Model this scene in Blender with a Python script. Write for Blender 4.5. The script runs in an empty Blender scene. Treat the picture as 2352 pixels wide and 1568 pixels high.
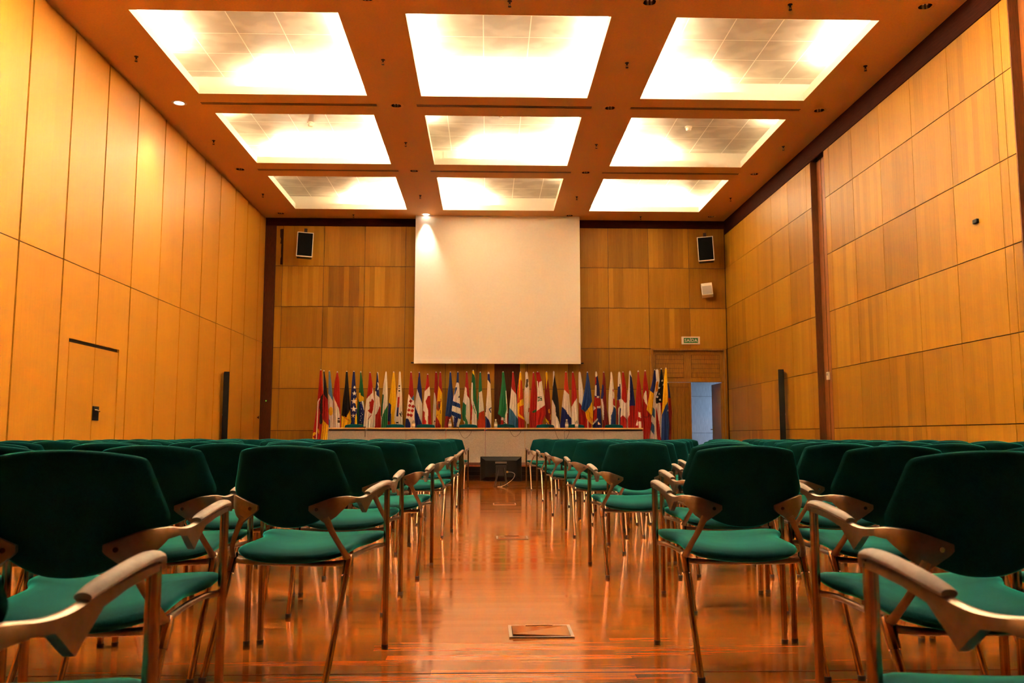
import bpy, bmesh, math, random
from mathutils import Vector, Matrix
random.seed(7)
C = bpy.context.scene.collection
H = 5.9            # ceiling height
XL, XR = -5.13, 5.57
YB, YR = 19.93, -3.5   # stage wall, rear wall behind the viewpoint

# ------------------------------------------------------------------ materials
def lin(h):
    h = h.lstrip('#')
    out = []
    for i in (0, 2, 4):
        c = int(h[i:i+2], 16)/255
        out.append(c/12.92 if c <= .04045 else ((c+.055)/1.055)**2.4)
    return tuple(out)+(1,)

class NT:
    def __init__(s, name):
        s.m = bpy.data.materials.new(name); s.m.use_nodes = True
        s.t = s.m.node_tree; s.b = s.t.nodes['Principled BSDF']
    def n(s, typ, **kw):
        nd = s.t.nodes.new(typ)
        for k, v in kw.items(): setattr(nd, k, v)
        return nd
    def l(s, a, b): s.t.links.new(a, b)
    def math(s, op, a, b=None, c=None):
        nd = s.n('ShaderNodeMath', operation=op)
        for i, v in enumerate((a, b, c)):
            if v is None: continue
            if isinstance(v, (int, float)): nd.inputs[i].default_value = v
            else: s.l(v, nd.inputs[i])
        return nd.outputs[0]
    def comb(s, x, y, z=0):
        nd = s.n('ShaderNodeCombineXYZ')
        for i, v in enumerate((x, y, z)):
            if isinstance(v, (int, float)): nd.inputs[i].default_value = v
            else: s.l(v, nd.inputs[i])
        return nd.outputs[0]
    def white(s, vec):
        nd = s.n('ShaderNodeTexWhiteNoise', noise_dimensions='3D'); s.l(vec, nd.inputs['Vector']); return nd.outputs['Value']
    def noise(s, vec, scale, detail=3, rough=.55):
        nd = s.n('ShaderNodeTexNoise'); nd.inputs['Scale'].default_value = scale
        nd.inputs['Detail'].default_value = detail; nd.inputs['Roughness'].default_value = rough
        s.l(vec, nd.inputs['Vector']); return nd.outputs['Fac']
    def ramp(s, fac, stops):
        nd = s.n('ShaderNodeValToRGB'); e = nd.color_ramp.elements
        while len(e) < len(stops): e.new(.5)
        for el, (p, c) in zip(e, stops): el.position = p; el.color = c
        s.l(fac, nd.inputs[0]); return nd.outputs[0]
    def pos(s):
        nd = s.n('ShaderNodeTexCoord'); sp = s.n('ShaderNodeSeparateXYZ'); s.l(nd.outputs['Object'], sp.inputs[0])
        return sp.outputs
    def set(s, **kw):
        for k, v in kw.items(): s.b.inputs[k.replace('_', ' ')].default_value = v
        return s

def plain(name, col, rough=.5, metal=0., **kw):
    t = NT(name)
    t.set(Base_Color=lin(col) if isinstance(col, str) else tuple(col)+(1,), Roughness=rough, Metallic=metal, **kw)
    return t.m

def textured(name, col, rough=.6, amt=.15, scale=60., metal=0., stretch=(1, 1, 1), **kw):
    t = NT(name); p = t.pos()
    v = t.comb(t.math('MULTIPLY', p[0], stretch[0]), t.math('MULTIPLY', p[1], stretch[1]), t.math('MULTIPLY', p[2], stretch[2]))
    f = t.noise(v, scale, 3)
    c = lin(col) if isinstance(col, str) else tuple(col)+(1,)
    a = tuple(x*(1-amt) for x in c[:3])+(1,); b = tuple(min(1, x*(1+amt)) for x in c[:3])+(1,)
    t.l(t.ramp(f, [(.3, a), (.7, b)]), t.b.inputs['Base Color'])
    t.set(Roughness=rough, Metallic=metal, **kw)
    return t.m

def veneer(name, axis, dark, mid, light, strip=.118, rough=.48, contrast=.42, spread=.34):
    """book-matched veneer: tone per panel (face attribute), leaves of veneer inside it, fine vertical grain"""
    t = NT(name); p = t.pos(); u = p[axis]; z = p[2]
    at = t.n('ShaderNodeAttribute', attribute_type='GEOMETRY', attribute_name='panel')
    sp = t.n('ShaderNodeSeparateXYZ'); t.l(at.outputs['Vector'], sp.inputs[0])
    r1, r3, u0 = sp.outputs
    st = t.math('FLOOR', t.math('DIVIDE', t.math('SUBTRACT', u, u0), strip))
    r2 = t.white(t.comb(st, t.math('MULTIPLY', r1, 91.), 5.3))
    wob = t.math('ADD', t.math('MULTIPLY', u, 55.), t.math('MULTIPLY', r1, 400.))
    g = t.noise(t.comb(wob, t.math('MULTIPLY', z, 1.6), r2), 1., 5, .65)
    g2 = t.noise(t.comb(t.math('MULTIPLY', u, 240.), t.math('MULTIPLY', z, 14.), 0), 1., 2)
    tone = t.math('ADD', .5, t.math('MULTIPLY', t.math('SUBTRACT', r1, .5), spread))
    sc = t.math('MULTIPLY', t.math('POWER', r3, 3.), contrast)
    tone = t.math('ADD', tone, t.math('MULTIPLY', t.math('SUBTRACT', r2, .5), t.math('ADD', sc, .09)))
    tone = t.math('ADD', tone, t.math('MULTIPLY', t.math('SUBTRACT', g, .5), .42))
    tone = t.math('ADD', tone, t.math('MULTIPLY', t.math('SUBTRACT', g2, .5), .16))
    t.l(t.ramp(tone, [(.12, dark), (.5, mid), (.88, light)]), t.b.inputs['Base Color'])
    t.set(Roughness=rough, Specular_IOR_Level=.3)
    return t.m

M = {}
def L(r, g, b): return (r, g, b, 1)
M['veneer_back'] = veneer('oak_veneer_stage_wall', 0, L(.20, .076, .003), L(.40, .178, .005), L(.60, .30, .014), spread=.30, contrast=.36)
M['veneer_right'] = veneer('oak_veneer_side_wall', 1, L(.20, .078, .002), L(.38, .168, .004), L(.52, .26, .010), contrast=.3, spread=.22)
M['veneer_left'] = veneer('maple_veneer_partition', 1, L(.43, .170, .008), L(.56, .230, .014), L(.64, .29, .022), strip=.6, contrast=.05, spread=.18, rough=.42)
M['darkwood'] = textured('dark_mahogany', (.085, .020, .004), .55, .35, 30., stretch=(4, 4, .25), Specular_IOR_Level=.2)
M['rim'] = plain('dull_hatch_rim', (.22, .17, .13), .6)
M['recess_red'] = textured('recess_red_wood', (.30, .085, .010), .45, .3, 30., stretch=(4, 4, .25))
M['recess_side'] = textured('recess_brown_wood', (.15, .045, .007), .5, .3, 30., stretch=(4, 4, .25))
M['stagedark'] = textured('near_black_stage_front', (.008, .004, .002), .7, .3, 20., stretch=(.3, 4, 6), Specular_IOR_Level=.1)
M['redwood'] = textured('reddish_mahogany', (.22, .055, .012), .4, .3, 30., stretch=(4, 4, .25))
M['doorwood'] = textured('oak_door_wood', (.34, .145, .006), .42, .3, 26., stretch=(4, 4, .25))
M['black_gap'] = plain('dark_joint', (.012, .005, .002), .9)
M['joint'] = plain('brown_panel_joint', (.045, .015, .003), .9)
M['frieze'] = textured('dark_frieze_wood', (.040, .008, .003), .85, .3, 20., stretch=(.3, .3, 4), Specular_IOR_Level=.1)

def floor_mat():
    t = NT('varnished_jatoba_strip_floor'); p = t.pos(); x, y = p[0], p[1]
    row = t.math('FLOOR', t.math('DIVIDE', y, .072))
    rr = t.white(t.comb(row, 1.3, 0))
    col = t.math('FLOOR', t.math('DIVIDE', t.math('ADD', x, t.math('MULTIPLY', rr, 7.)), .95))
    r = t.white(t.comb(row, col, 2.2))
    g = t.noise(t.comb(t.math('MULTIPLY', x, 2.2), t.math('MULTIPLY', y, 60.), r), 1., 5, .62)
    big = t.noise(t.comb(x, y, 0), .7, 2)
    tone = t.math('ADD', t.math('MULTIPLY', r, .26), t.math('MULTIPLY', g, .74))
    tone = t.math('ADD', tone, t.math('MULTIPLY', t.math('SUBTRACT', big, .5), .3))
    c = t.ramp(tone, [(.12, L(.27, .058, .003)), (.5, L(.38, .092, .004)), (.9, L(.49, .134, .007))])
    fy = t.math('FRACT', t.math('DIVIDE', y, .072))
    gap = t.math('LESS_THAN', t.math('ABSOLUTE', t.math('SUBTRACT', fy, .5)), .487)
    mx = t.n('ShaderNodeMix', data_type='RGBA'); t.l(gap, mx.inputs[0]); mx.inputs[6].default_value = L(.27, .06, .003); t.l(c, mx.inputs[7])
    t.l(mx.outputs[2], t.b.inputs['Base Color'])
    rg = t.math('ADD', .07, t.math('MULTIPLY', t.math('ADD', g, r), .05)); t.l(rg, t.b.inputs['Roughness'])
    hgt = t.math('ADD', t.math('MULTIPLY', r, .0), t.math('MULTIPLY', t.noise(t.comb(t.math('MULTIPLY', x, 1.2), t.math('MULTIPLY', y, 12.), 0), 1., 2), .8))
    bp = t.n('ShaderNodeBump'); bp.inputs['Strength'].default_value = .022; bp.inputs['Distance'].default_value = .01
    t.l(hgt, bp.inputs['Height']); t.l(bp.outputs[0], t.b.inputs['Normal'])
    t.set(IOR=2.05)
    return t.m
M['floor'] = floor_mat()
M['ceiling'] = textured('tan_painted_plaster', (.70, .36, .11), .85, .05, 40.)
M['coffer'] = plain('white_coffer_paint', (.86, .80, .68), .6)
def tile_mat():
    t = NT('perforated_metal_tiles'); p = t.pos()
    f = t.noise(t.comb(p[0], t.math('MULTIPLY', p[1], 1.3), 0), 2.6, 1, .3)  # soft lighter patches: blurred reflections put into the tile colour
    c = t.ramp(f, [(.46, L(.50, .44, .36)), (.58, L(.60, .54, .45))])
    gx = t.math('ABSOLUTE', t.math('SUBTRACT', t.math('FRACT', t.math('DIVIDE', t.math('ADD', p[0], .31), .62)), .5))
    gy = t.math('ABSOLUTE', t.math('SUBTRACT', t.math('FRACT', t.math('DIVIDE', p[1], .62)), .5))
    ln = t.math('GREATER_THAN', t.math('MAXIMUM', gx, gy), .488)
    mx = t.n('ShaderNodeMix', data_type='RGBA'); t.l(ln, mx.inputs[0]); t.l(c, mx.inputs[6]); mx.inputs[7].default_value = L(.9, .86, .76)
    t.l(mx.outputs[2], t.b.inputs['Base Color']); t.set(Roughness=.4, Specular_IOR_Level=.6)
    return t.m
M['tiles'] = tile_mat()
def fabric(name, a, b, sheen=.35):
    t = NT(name); p = t.pos()
    f = t.noise(t.comb(p[0], p[1], p[2]), 260., 2); f2 = t.noise(t.comb(p[0], p[1], p[2]), 9., 3)
    f = t.math('ADD', t.math('MULTIPLY', f, .6), t.math('MULTIPLY', f2, .4))
    t.l(t.ramp(f, [(.3, a), (.7, b)]), t.b.inputs['Base Color'])
    t.set(Roughness=.85, Sheen_Weight=sheen, Sheen_Roughness=.24, Sheen_Tint=L(.015, .80, .80), Specular_IOR_Level=.05)
    sh = t.n('ShaderNodeBsdfSheen'); sh.inputs['Color'].default_value = L(.02, .50, .46); sh.inputs['Roughness'].default_value = .25
    ad = t.n('ShaderNodeAddShader'); t.l(t.b.outputs[0], ad.inputs[0]); t.l(sh.outputs[0], ad.inputs[1])
    t.l(ad.outputs[0], t.t.nodes['Material Output'].inputs['Surface'])
    return t.m
M['velvet'] = fabric('teal_velour', L(.002, .045, .050), L(.004, .080, .088), 1.)
M['alu'] = textured('satin_cast_aluminium', (.27, .205, .165), .33, .12, 50., 1.)
M['tube'] = textured('satin_chromed_tube', (.38, .265, .19), .18, .06, 30., 1.)
M['pad'] = textured('worn_grey_armrest', (.22, .17, .135), .55, .2, 35.)
M['rubber'] = plain('black_rubber', (.012, .011, .010), .6)
M['blackplastic'] = textured('black_plastic', (.006, .005, .005), .45, .2, 80., Specular_IOR_Level=.25)
M['grille'] = textured('black_speaker_cloth', (.006, .006, .005), .8, .5, 300., Specular_IOR_Level=.1)
M['whiteplastic'] = plain('cream_plastic', (.78, .70, .58), .45)
M['greymesh'] = textured('grey_speaker_mesh', (.42, .36, .31), .6, .2, 200.)
M['screen'] = textured('matt_white_screen', (.90, .84, .73), .9, .02, 20.)
M['tabletop'] = textured('beech_tabletop', (.72, .47, .16), .35, .12, 12., stretch=(.6, 6, 1))
M['modesty'] = textured('speckled_grey_laminate', (.385, .355, .305), .6, .12, 55.)
M['tableleg'] = plain('dark_table_metal', (.03, .022, .018), .5, .4)
M['glass'] = plain('bottle_glass', (.80, .78, .70), .08, 0., Transmission_Weight=.55, IOR=1.4)
M['label_white'] = plain('paper_label', (.75, .68, .58), .6)
M['cable'] = plain('dark_cable', (.05, .025, .012), .5)
M['greycable'] = plain('grey_cable', (.42, .36, .28), .5)
M['brass'] = plain('brass', (.55, .36, .12), .3, 1.)
M['chrome'] = plain('polished_reflector', (.62, .52, .42), .12, 1.)
M['canblack'] = plain('dark_fitting', (.03, .012, .006), .6)
M['greensign'] = plain('green_sign_face', (.012, .22, .035), .4)
M['corridor'] = textured('pale_corridor_panels', (.55, .56, .55), .6, .22, 20., stretch=(5, 5, .3))
M['pole'] = plain('white_flagpole', (.78, .70, .58), .4)
def emit(name, col, s):
    t = NT(name); t.set(Base_Color=tuple(col)+(1,), Emission_Color=tuple(col)+(1,), Emission_Strength=s, Roughness=.4); return t.m
M['lit_lamp'] = emit('lit_lamp_glass', (1., .93, .82), 9.)
M['tube_lamp'] = emit('fluorescent_glass', (1., .86, .62), 6.)
M['green_led'] = emit('green_indicator', (.2, .55, .04), .5)

# ------------------------------------------------------------------ mesh helpers
class MB:
    def __init__(s): s.v = []; s.f = []; s.fm = []; s.pa = {}
    def quad(s, pts, mi=0):
        i = len(s.v); s.v += [tuple(p) for p in pts]; s.f.append(tuple(range(i, i+len(pts)))); s.fm.append(mi)
    def box(s, x0, x1, y0, y1, z0, z1, mi=0, bev=0.):
        if bev > 0:
            bm = bmesh.new()
            bmesh.ops.create_cube(bm, size=1., matrix=Matrix.Translation(((x0+x1)/2, (y0+y1)/2, (z0+z1)/2)) @ Matrix.Diagonal((x1-x0, y1-y0, z1-z0, 1)))
            bmesh.ops.bevel(bm, geom=bm.edges[:], offset=bev, segments=2, affect='EDGES', profile=.5)
            s.bm(bm, mi); return
        i = len(s.v)
        s.v += [(x0, y0, z0), (x1, y0, z0), (x1, y1, z0), (x0, y1, z0), (x0, y0, z1), (x1, y0, z1), (x1, y1, z1), (x0, y1, z1)]
        for q in ((3, 2, 1, 0), (4, 5, 6, 7), (0, 1, 5, 4), (1, 2, 6, 5), (2, 3, 7, 6), (3, 0, 4, 7)):
            s.f.append(tuple(i+k for k in q)); s.fm.append(mi)
    def bm(s, bm, mi=0):
        i = len(s.v); bm.verts.index_update()
        s.v += [tuple(v.co) for v in bm.verts]
        for f in bm.faces: s.f.append(tuple(i+v.index for v in f.verts)); s.fm.append(mi)
        bm.free()
    def tube(s, pts, r, n=8, mi=0, caps=True, flat=None):
        """sweep of a circle (radius per point); flat=(a,b) makes it an ellipse: a sideways, b vertical"""
        pts = [Vector(p) for p in pts]
        rs = r if isinstance(r, (list, tuple)) else [r]*len(pts)
        base = len(s.v); up = Vector((0, 0, 1)); prev = None
        for k, p in enumerate(pts):
            d = (pts[min(k+1, len(pts)-1)]-pts[max(k-1, 0)]).normalized()
            if prev is None:
                a = d.cross(up)
                if a.length < .05: a = d.cross(Vector((0, 1, 0)))
                a.normalize()
            else:
                a = (prev-d*prev.dot(d)).normalized()
            prev = a; b = a.cross(d)
            fa, fb = flat or (1, 1)
            for j in range(n):
                t = 2*math.pi*j/n
                s.v.append(tuple(p+a*(rs[k]*fa*math.cos(t))+b*(rs[k]*fb*math.sin(t))))
        for k in range(len(pts)-1):
            for j in range(n):
                s.f.append((base+k*n+j, base+k*n+(j+1) % n, base+(k+1)*n+(j+1) % n, base+(k+1)*n+j)); s.fm.append(mi)
        if caps:
            s.f.append(tuple(base+j for j in range(n))[::-1]); s.fm.append(mi)
            e = base+(len(pts)-1)*n
            s.f.append(tuple(e+j for j in range(n))); s.fm.append(mi)
    def lathe(s, prof, cx=0, cy=0, n=20, mi=0, caps=True):
        base = len(s.v)
        for (r, z) in prof:
            for j in range(n):
                t = 2*math.pi*j/n; s.v.append((cx+r*math.cos(t), cy+r*math.sin(t), z))
        for k in range(len(prof)-1):
            for j in range(n):
                s.f.append((base+k*n+j, base+k*n+(j+1) % n, base+(k+1)*n+(j+1) % n, base+(k+1)*n+j)); s.fm.append(mi)
        if not caps: return
        if prof[0][0] > 1e-5: s.f.append(tuple(base+j for j in range(n))[::-1]); s.fm.append(mi)
        if prof[-1][0] > 1e-5:
            e = base+(len(prof)-1)*n; s.f.append(tuple(e+j for j in range(n))); s.fm.append(mi)
    def mesh(s, name, mats, smooth=False, fix=True):
        me = bpy.data.meshes.new(name); me.from_pydata(s.v, [], s.f); me.update()
        if fix:
            bm = bmesh.new(); bm.from_mesh(me); bmesh.ops.recalc_face_normals(bm, faces=bm.faces[:]); bm.to_mesh(me); bm.free()
        for m in (mats if isinstance(mats, (list, tuple)) else [mats]): me.materials.append(m)
        for p, mi in zip(me.polygons, s.fm): p.material_index = mi; p.use_smooth = smooth
        if s.pa:
            at = me.attributes.new('panel', 'FLOAT_VECTOR', 'FACE')
            for q in range(len(s.f)): at.data[q].vector = s.pa.get(q, (.5, .3, 0.))
        if smooth:
            try: me.set_sharp_from_angle(angle=math.radians(50))
            except Exception: pass
        return me
    def obj(s, name, mats, parent=None, smooth=False, fix=True):
        o = bpy.data.objects.new(name, s.mesh(name, mats, smooth, fix)); C.objects.link(o)
        if parent is not None: o.parent = parent
        return o

def link(name, me, parent=None):
    o = bpy.data.objects.new(name, me); C.objects.link(o)
    if parent is not None: o.parent = parent
    return o
def tag(o, label, cat, group=None):
    o['label'] = label; o['category'] = cat
    if group: o['group'] = group
    return o
def thing(name, label, cat, loc=(0, 0, 0), rz=0., group=None):
    o = bpy.data.objects.new(name, None); C.objects.link(o); o.empty_display_size = .1
    o.location = loc; o.rotation_euler = (0, 0, rz)
    return tag(o, label, cat, group)
def structure(o): o['kind'] = 'structure'; return o
def copy_tree(o, parent=None):
    c = o.copy(); C.objects.link(c)
    if parent is not None: c.parent = parent
    for ch in list(o.children): copy_tree(ch, c)
    return c

# ------------------------------------------------------------------ the room
m = MB(); m.box(XL-.3, XR+.6, YR, YB+2.6, -.12, 0)
structure(m.obj('floor', M['floor']))
m = MB(); m.box(XL, XR, 3.262, 3.268, -.001, .0012)
structure(m.obj('trim_1', M['black_gap']))           # expansion joint across the floor

# ceiling slab with real openings for the coffers and the downlights
OX = [(-4.28, -1.80), (-.995, 1.489), (2.285, 4.77)]
OY = [(6.70, 9.22), (10.0, 12.55), (13.335, 15.83), (16.65, 19.10), (3.40, 5.92)]
DLX = [-4.70, -1.405, 1.885, 5.152]; DLY = [6.33, 9.635, 12.93, 16.235, 19.51]
hd = .07
xs = sorted({XL-.2, XR+.2, *[v for o in OX for v in o], *[d+s*hd for d in DLX for s in (-1, 1)]})
ys = sorted({YR, YB+.3, *[v for o in OY for v in o], *[d+s*hd for d in DLY for s in (-1, 1)]})
m = MB()
for i in range(len(xs)-1):
    for j in range(len(ys)-1):
        cx, cy = (xs[i]+xs[i+1])/2, (ys[j]+ys[j+1])/2
        if any(a < cx < b for a, b in OX) and any(a < cy < b for a, b in OY): continue
        if any(abs(cx-d) < hd for d in DLX) and any(abs(cy-d) < hd for d in DLY): continue
        m.quad([(xs[i], ys[j], H), (xs[i], ys[j+1], H), (xs[i+1], ys[j+1], H), (xs[i+1], ys[j], H)])
structure(m.obj('ceiling', M['ceiling'], fix=False))
m = MB(); m.box(XL-.3, XR+.6, YR, YB+.3, H+.6, H+.7)
structure(m.obj('ceiling_slab', M['black_gap']))

prnd = random.Random(21)
def cells(mb, axis, us, zs, face, depth, gu, gz, sign, skip=()):
    """individual veneer panels standing proud of a dark backing"""
    for i in range(len(us)-1):
        for j in range(len(zs)-1):
            if (i, j) in skip: continue
            a, b, c, d = us[i]+gu/2, us[i+1]-gu/2, zs[j]+gz/2, zs[j+1]-gz/2
            lo, hi = sorted((face, face+sign*depth))
            n0 = len(mb.f)
            if axis == 0: mb.box(a, b, lo, hi, c, d)
            else: mb.box(lo, hi, a, b, c, d)
            v = (prnd.random(), prnd.random(), us[i])
            for q in range(n0, len(mb.f)): mb.pa[q] = v

ZR = [0., .99, 1.94, 2.878, 3.822, 4.768, 5.715]
# stage wall
bx = [-4.885, -4.722]+[-4.722+.9435*k for k in range(1, 5)]
m = MB()
cells(m, 0, bx+[-.10-.13, .177], ZR, YB, .02, .009, .011, 1, skip={(0, 5)})
cells(m, 0, [.757, .93, 1.875, 2.817, 3.76, 3.80], ZR[:4], YB, .02, .009, .011, 1)
cells(m, 0, [.757, .93, 1.875, 2.817, 3.76, 4.713, 5.56], ZR[3:], YB, .02, .009, .011, 1)
# the damaged strip in the upper corner
jag = [(-4.882, 5.709), (-4.725, 5.709), (-4.725, 5.64), (-4.80, 5.63), (-4.795, 5.45), (-4.775, 5.40), (-4.79, 5.30), (-4.765, 5.28), (-4.77, 5.1), (-4.762, 4.98), (-4.775, 4.95), (-4.78, 4.80), (-4.725, 4.795), (-4.725, 4.774), (-4.882, 4.774)]
m.quad([(x, YB, z) for x, z in jag])
w = m.obj('wall_back', M['veneer_back'], fix=False); structure(w)
m = MB()
m.box(XL-.2, .177, YB+.025, YB+.2, 0, H); m.box(.757, 3.80, YB+.025, YB+.2, 0, H); m.box(3.80, XR+.3, YB+.025, YB+.2, 2.885, H)
m.box(.177, .757, YB+.07, YB+.2, 0, H); m.box(5.54, XR+.3, YB+.025, YB+.4, 0, 2.885)
structure(m.obj('wall_back_core', M['joint']))
m = MB(); m.box(.18, .754, YB+.05, YB+.07, 0, 5.715)
structure(m.obj('trim_2', M['darkwood']))            # dark recessed pilaster behind the screen
m = MB(); m.box(XL, -4.89, YB-.005, YB+.02, 0, 5.715)
structure(m.obj('trim_3', M['darkwood']))            # dark corner strip
m = MB(); m.box(XL, XR, YB-.004, YB+.02, 5.72, H-.001)
structure(m.obj('trim_4', M['frieze']))              # dark frieze over the stage wall
# right wall
zr = ZR[:6]+[5.57]
m = MB()
cells(m, 1, [14.49, 14.70, 15.64, 16.58, 17.52, 18.46, 19.40, 19.925], zr, XR, .02, .008, .011, 1)
cells(m, 1, [8.75, 8.90, 9.05, 10.0, 10.93, 11.86, 12.79, 13.68, 13.87], zr, XR, .02, .008, .011, 1)
cells(m, 1, [-3.5, -2.6, -1.67, -.74, .19, 1.12, 2.05, 2.98, 3.91, 4.84, 5.77, 6.70, 7.63, 8.25], zr, XR, .02, .008, .011, 1)
structure(m.obj('wall_right', M['veneer_right']))
m = MB()
for a, b in ((14.49, YB+.1), (8.75, 13.87), (YR, 8.25)): m.box(XR+.022, XR+.3, a, b, 0, H)
m.box(XR+.13, XR+.3, 8.25, 8.75, 0, H); m.box(XR+.13, XR+.3, 13.87, 14.49, 0, H)
structure(m.obj('wall_right_core', M['joint']))
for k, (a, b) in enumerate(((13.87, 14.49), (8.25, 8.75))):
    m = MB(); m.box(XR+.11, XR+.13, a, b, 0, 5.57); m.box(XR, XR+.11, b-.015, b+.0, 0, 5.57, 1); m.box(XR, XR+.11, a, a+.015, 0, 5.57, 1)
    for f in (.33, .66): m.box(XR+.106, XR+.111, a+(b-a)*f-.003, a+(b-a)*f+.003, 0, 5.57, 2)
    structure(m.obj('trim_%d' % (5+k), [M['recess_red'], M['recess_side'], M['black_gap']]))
m = MB(); m.box(XR-.006, XR+.02, YR, YB-.01, 5.575, H-.001)
structure(m.obj('trim_7', M['frieze']))
# left wall: sliding partition of tall maple panels
ly = [-3.5, -2.5, -1.5, -.5, .5, 1.5, 2.5, 3.5, 4.5, 5.5, 6.5, 7.5, 8.51, 9.52, 10.53, 11.51, 12.53, 13.59, 14.565, 15.555, 16.508, 17.49, 18.40, 19.41, 19.92]
m = MB(); i0 = ly.index(10.53)
cells(m, 1, ly, [0, 2.985], XL, .03, .034, .012, -1, skip={(i0, 0), (i0+1, 0)})
cells(m, 1, ly, [2.985, H-.02], XL, .03, .034, .012, -1)
DZ = 2.03; dy0, dym, dy1 = 10.79, 11.51, 12.235
m.box(XL-.03, XL, 10.547, dy0-.012, 0, 2.98); m.box(XL-.03, XL, dy1+.012, 12.513, 0, 2.98)
m.box(XL-.03, XL, dy0-.012, dym-.011, DZ+.025, 2.98); m.box(XL-.03, XL, dym+.011, dy1+.012, DZ+.025, 2.98)
structure(m.obj('wall_left', M['veneer_left']))
m = MB(); m.box(XL-.3, XL-.032, YR, YB+.1, 0, H)
structure(m.obj('wall_left_core', M['black_gap']))
m = MB(); m.box(XL-.03, XL-.004, dy0+.012, dym-.006, .01, DZ-.02); m.box(XL-.03, XL-.004, dym+.006, dy1-.012, .01, DZ-.02)
d1 = structure(m.obj('door_1', M['veneer_left']))
m = MB(); m.box(XL-.006, XL+.004, 11.525, 11.70, 1.06, 1.245); m.obj('handle_recess', M['blackplastic'], d1)
m = MB(); m.tube([(XL+.012, 11.545, 1.195), (XL+.03, 11.57, 1.193), (XL+.03, 11.66, 1.180)], .011, 8); m.obj('door_handle', M['chrome'], d1, True)
# rear wall, unseen behind the viewpoint
m = MB(); m.box(XL-.3, XR+.6, YR-.2, YR, 0, H+.1)
structure(m.obj('wall_rear', M['darkwood']))

# doorway recess to the corridor: transom, closed leaf, open leaf
m = MB()
m.box(3.80, 3.845, YB-.004, 20.1, 0, 2.885); m.box(5.50, 5.545, YB-.004, 20.1, 0, 2.885); m.box(3.845, 5.50, YB-.004, 20.1, 2.845, 2.885)
m.box(3.845, 5.50, 20.04, 20.1, 2.115, 2.845); m.box(5.455, 5.50, 20.04, 20.1, 0, 2.115)
for x0, x1 in ((3.92, 4.56), (4.75, 5.40)):
    for k in range(5): m.box(x0, x1, 20.032, 20.04, 2.225+k*.105, 2.225+k*.105+.098)
    for k in range(6): m.box(x0, x1, 20.0305, 20.033, 2.2185+k*.105, 2.2235+k*.105, 1)
    m.box(x0-.004, x0, 20.0305, 20.04, 2.22, 2.75, 1); m.box(x1, x1+.004, 20.0305, 20.04, 2.22, 2.75, 1)
m.box(3.845, 5.50, 20.036, 20.041, 2.113, 2.119, 1)
structure(m.obj('trim_8', [M['doorwood'], M['black_gap']]))
m = MB(); m.box(3.85, 4.73, 20.045, 20.09, .005, 2.105)
for k in range(8): m.box(3.93+k*.094, 3.93+k*.094+.090, 20.041, 20.045, .08, 2.0)
for k in range(9): m.box(3.927+k*.094, 3.930+k*.094, 20.0395, 20.045, .08, 2.0, 1)
m.box(3.93, 4.68, 20.0395, 20.045, 2.0, 2.004, 1)
structure(m.obj('door_2', [M['doorwood'], M['black_gap']]))
m = MB(); m.box(5.435, 5.475, 20.105, 20.92, .005, 2.10)
d3 = structure(m.obj('door_3', M['doorwood']))
m = MB(); m.box(5.425, 5.436, 20.82, 20.87, .90, 1.12); m.tube([(5.43, 20.845, 1.03), (5.38, 20.845, 1.03), (5.38, 20.75, 1.03)], .011, 8); m.obj('door_handle', M['brass'], d3, True)
for z in (.35, 1.15, 1.85):
    m = MB(); m.tube([(5.485, 20.10, z-.05), (5.485, 20.10, z+.05)], .012, 8); m.obj('hinge', M['brass'], d3, True)
m = MB()
m.box(3.3, 7.2, 22.2, 22.3, 0, .95); m.box(3.3, 7.2, 22.2, 22.3, .957, 1.88); m.box(3.3, 7.2, 22.2, 22.3, 1.887, 3.0)
structure(m.obj('wall_corridor', M['corridor']))
m = MB(); m.box(3.3, 3.4, 20.2, 22.3, 0, 3); m.box(7.1, 7.2, 20.2, 22.3, 0, 3); m.box(3.3, 7.2, 20.14, 20.2, 2.9, 3.0); m.box(5.60, 7.2, 20.14, 20.2, 0, 3); m.box(3.3, 7.2, 20.14, 22.3, 3.0, 3.1)
structure(m.obj('wall_corridor_ends', M['corridor']))

# stage platform
m = MB(); m.box(-4.05, 4.32, 17.31, 19.92, 0, .27); structure(m.obj('stage_platform', M['stagedark']))
m = MB(); m.box(-4.06, 4.33, 17.29, 19.92, .27, .302); structure(m.obj('stage_floor', M['redwood']))
for z in (.09, .18):
    m = MB(); m.box(-4.05, 4.32, 17.304, 17.31, z-.004, z+.004); structure(m.obj('trim_9' if z < .1 else 'trim_10', M['black_gap']))

# ------------------------------------------------------------------ coffers
ROWN = ['unseen added row above the middle seats', 'row nearest the viewer', 'middle row', 'row nearest the projection screen', 'unseen added row above the front seats']
COLN = ['by the smooth left wall', 'mid ceiling', 'by the squared right wall']
# (side, from, to, strength) of the tubes that are lit in each coffer in view, as in the photograph
LIT = {(1, 0): [('L', .0, .62, 1.2), ('F', .32, 1, 1.25), ('R', .0, 1, .9)],
       (1, 1): [('L', .0, 1, 1), ('F', .0, 1, 1), ('R', .0, 1, 1.1)],
       (1, 2): [('R', .0, .7, 1.2), ('L', .25, 1, 1), ('F', .0, .45, 1.2)],
       (2, 0): [('F', .12, 1, 1.3), ('R', .0, 1, .9), ('L', .0, .3, .7)],
       (2, 1): [('F', .28, 1, 1.2), ('R', .0, 1, 1), ('L', .0, .4, .8)],
       (2, 2): [('L', .0, 1, 1.1), ('F', .0, .45, 1.2), ('R', .0, .35, .7)],
       (3, 0): [('R', .0, 1, 1), ('F', .5, 1, 1.2), ('L', .0, .3, .4)],
       (3, 1): [('L', .0, 1, 1.2), ('F', .0, .38, 1.2), ('R', .0, .4, .5)],
       (3, 2): [('F', .0, .9, 1.3), ('L', .0, 1, 1), ('R', .0, .3, .4)],
       }
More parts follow.
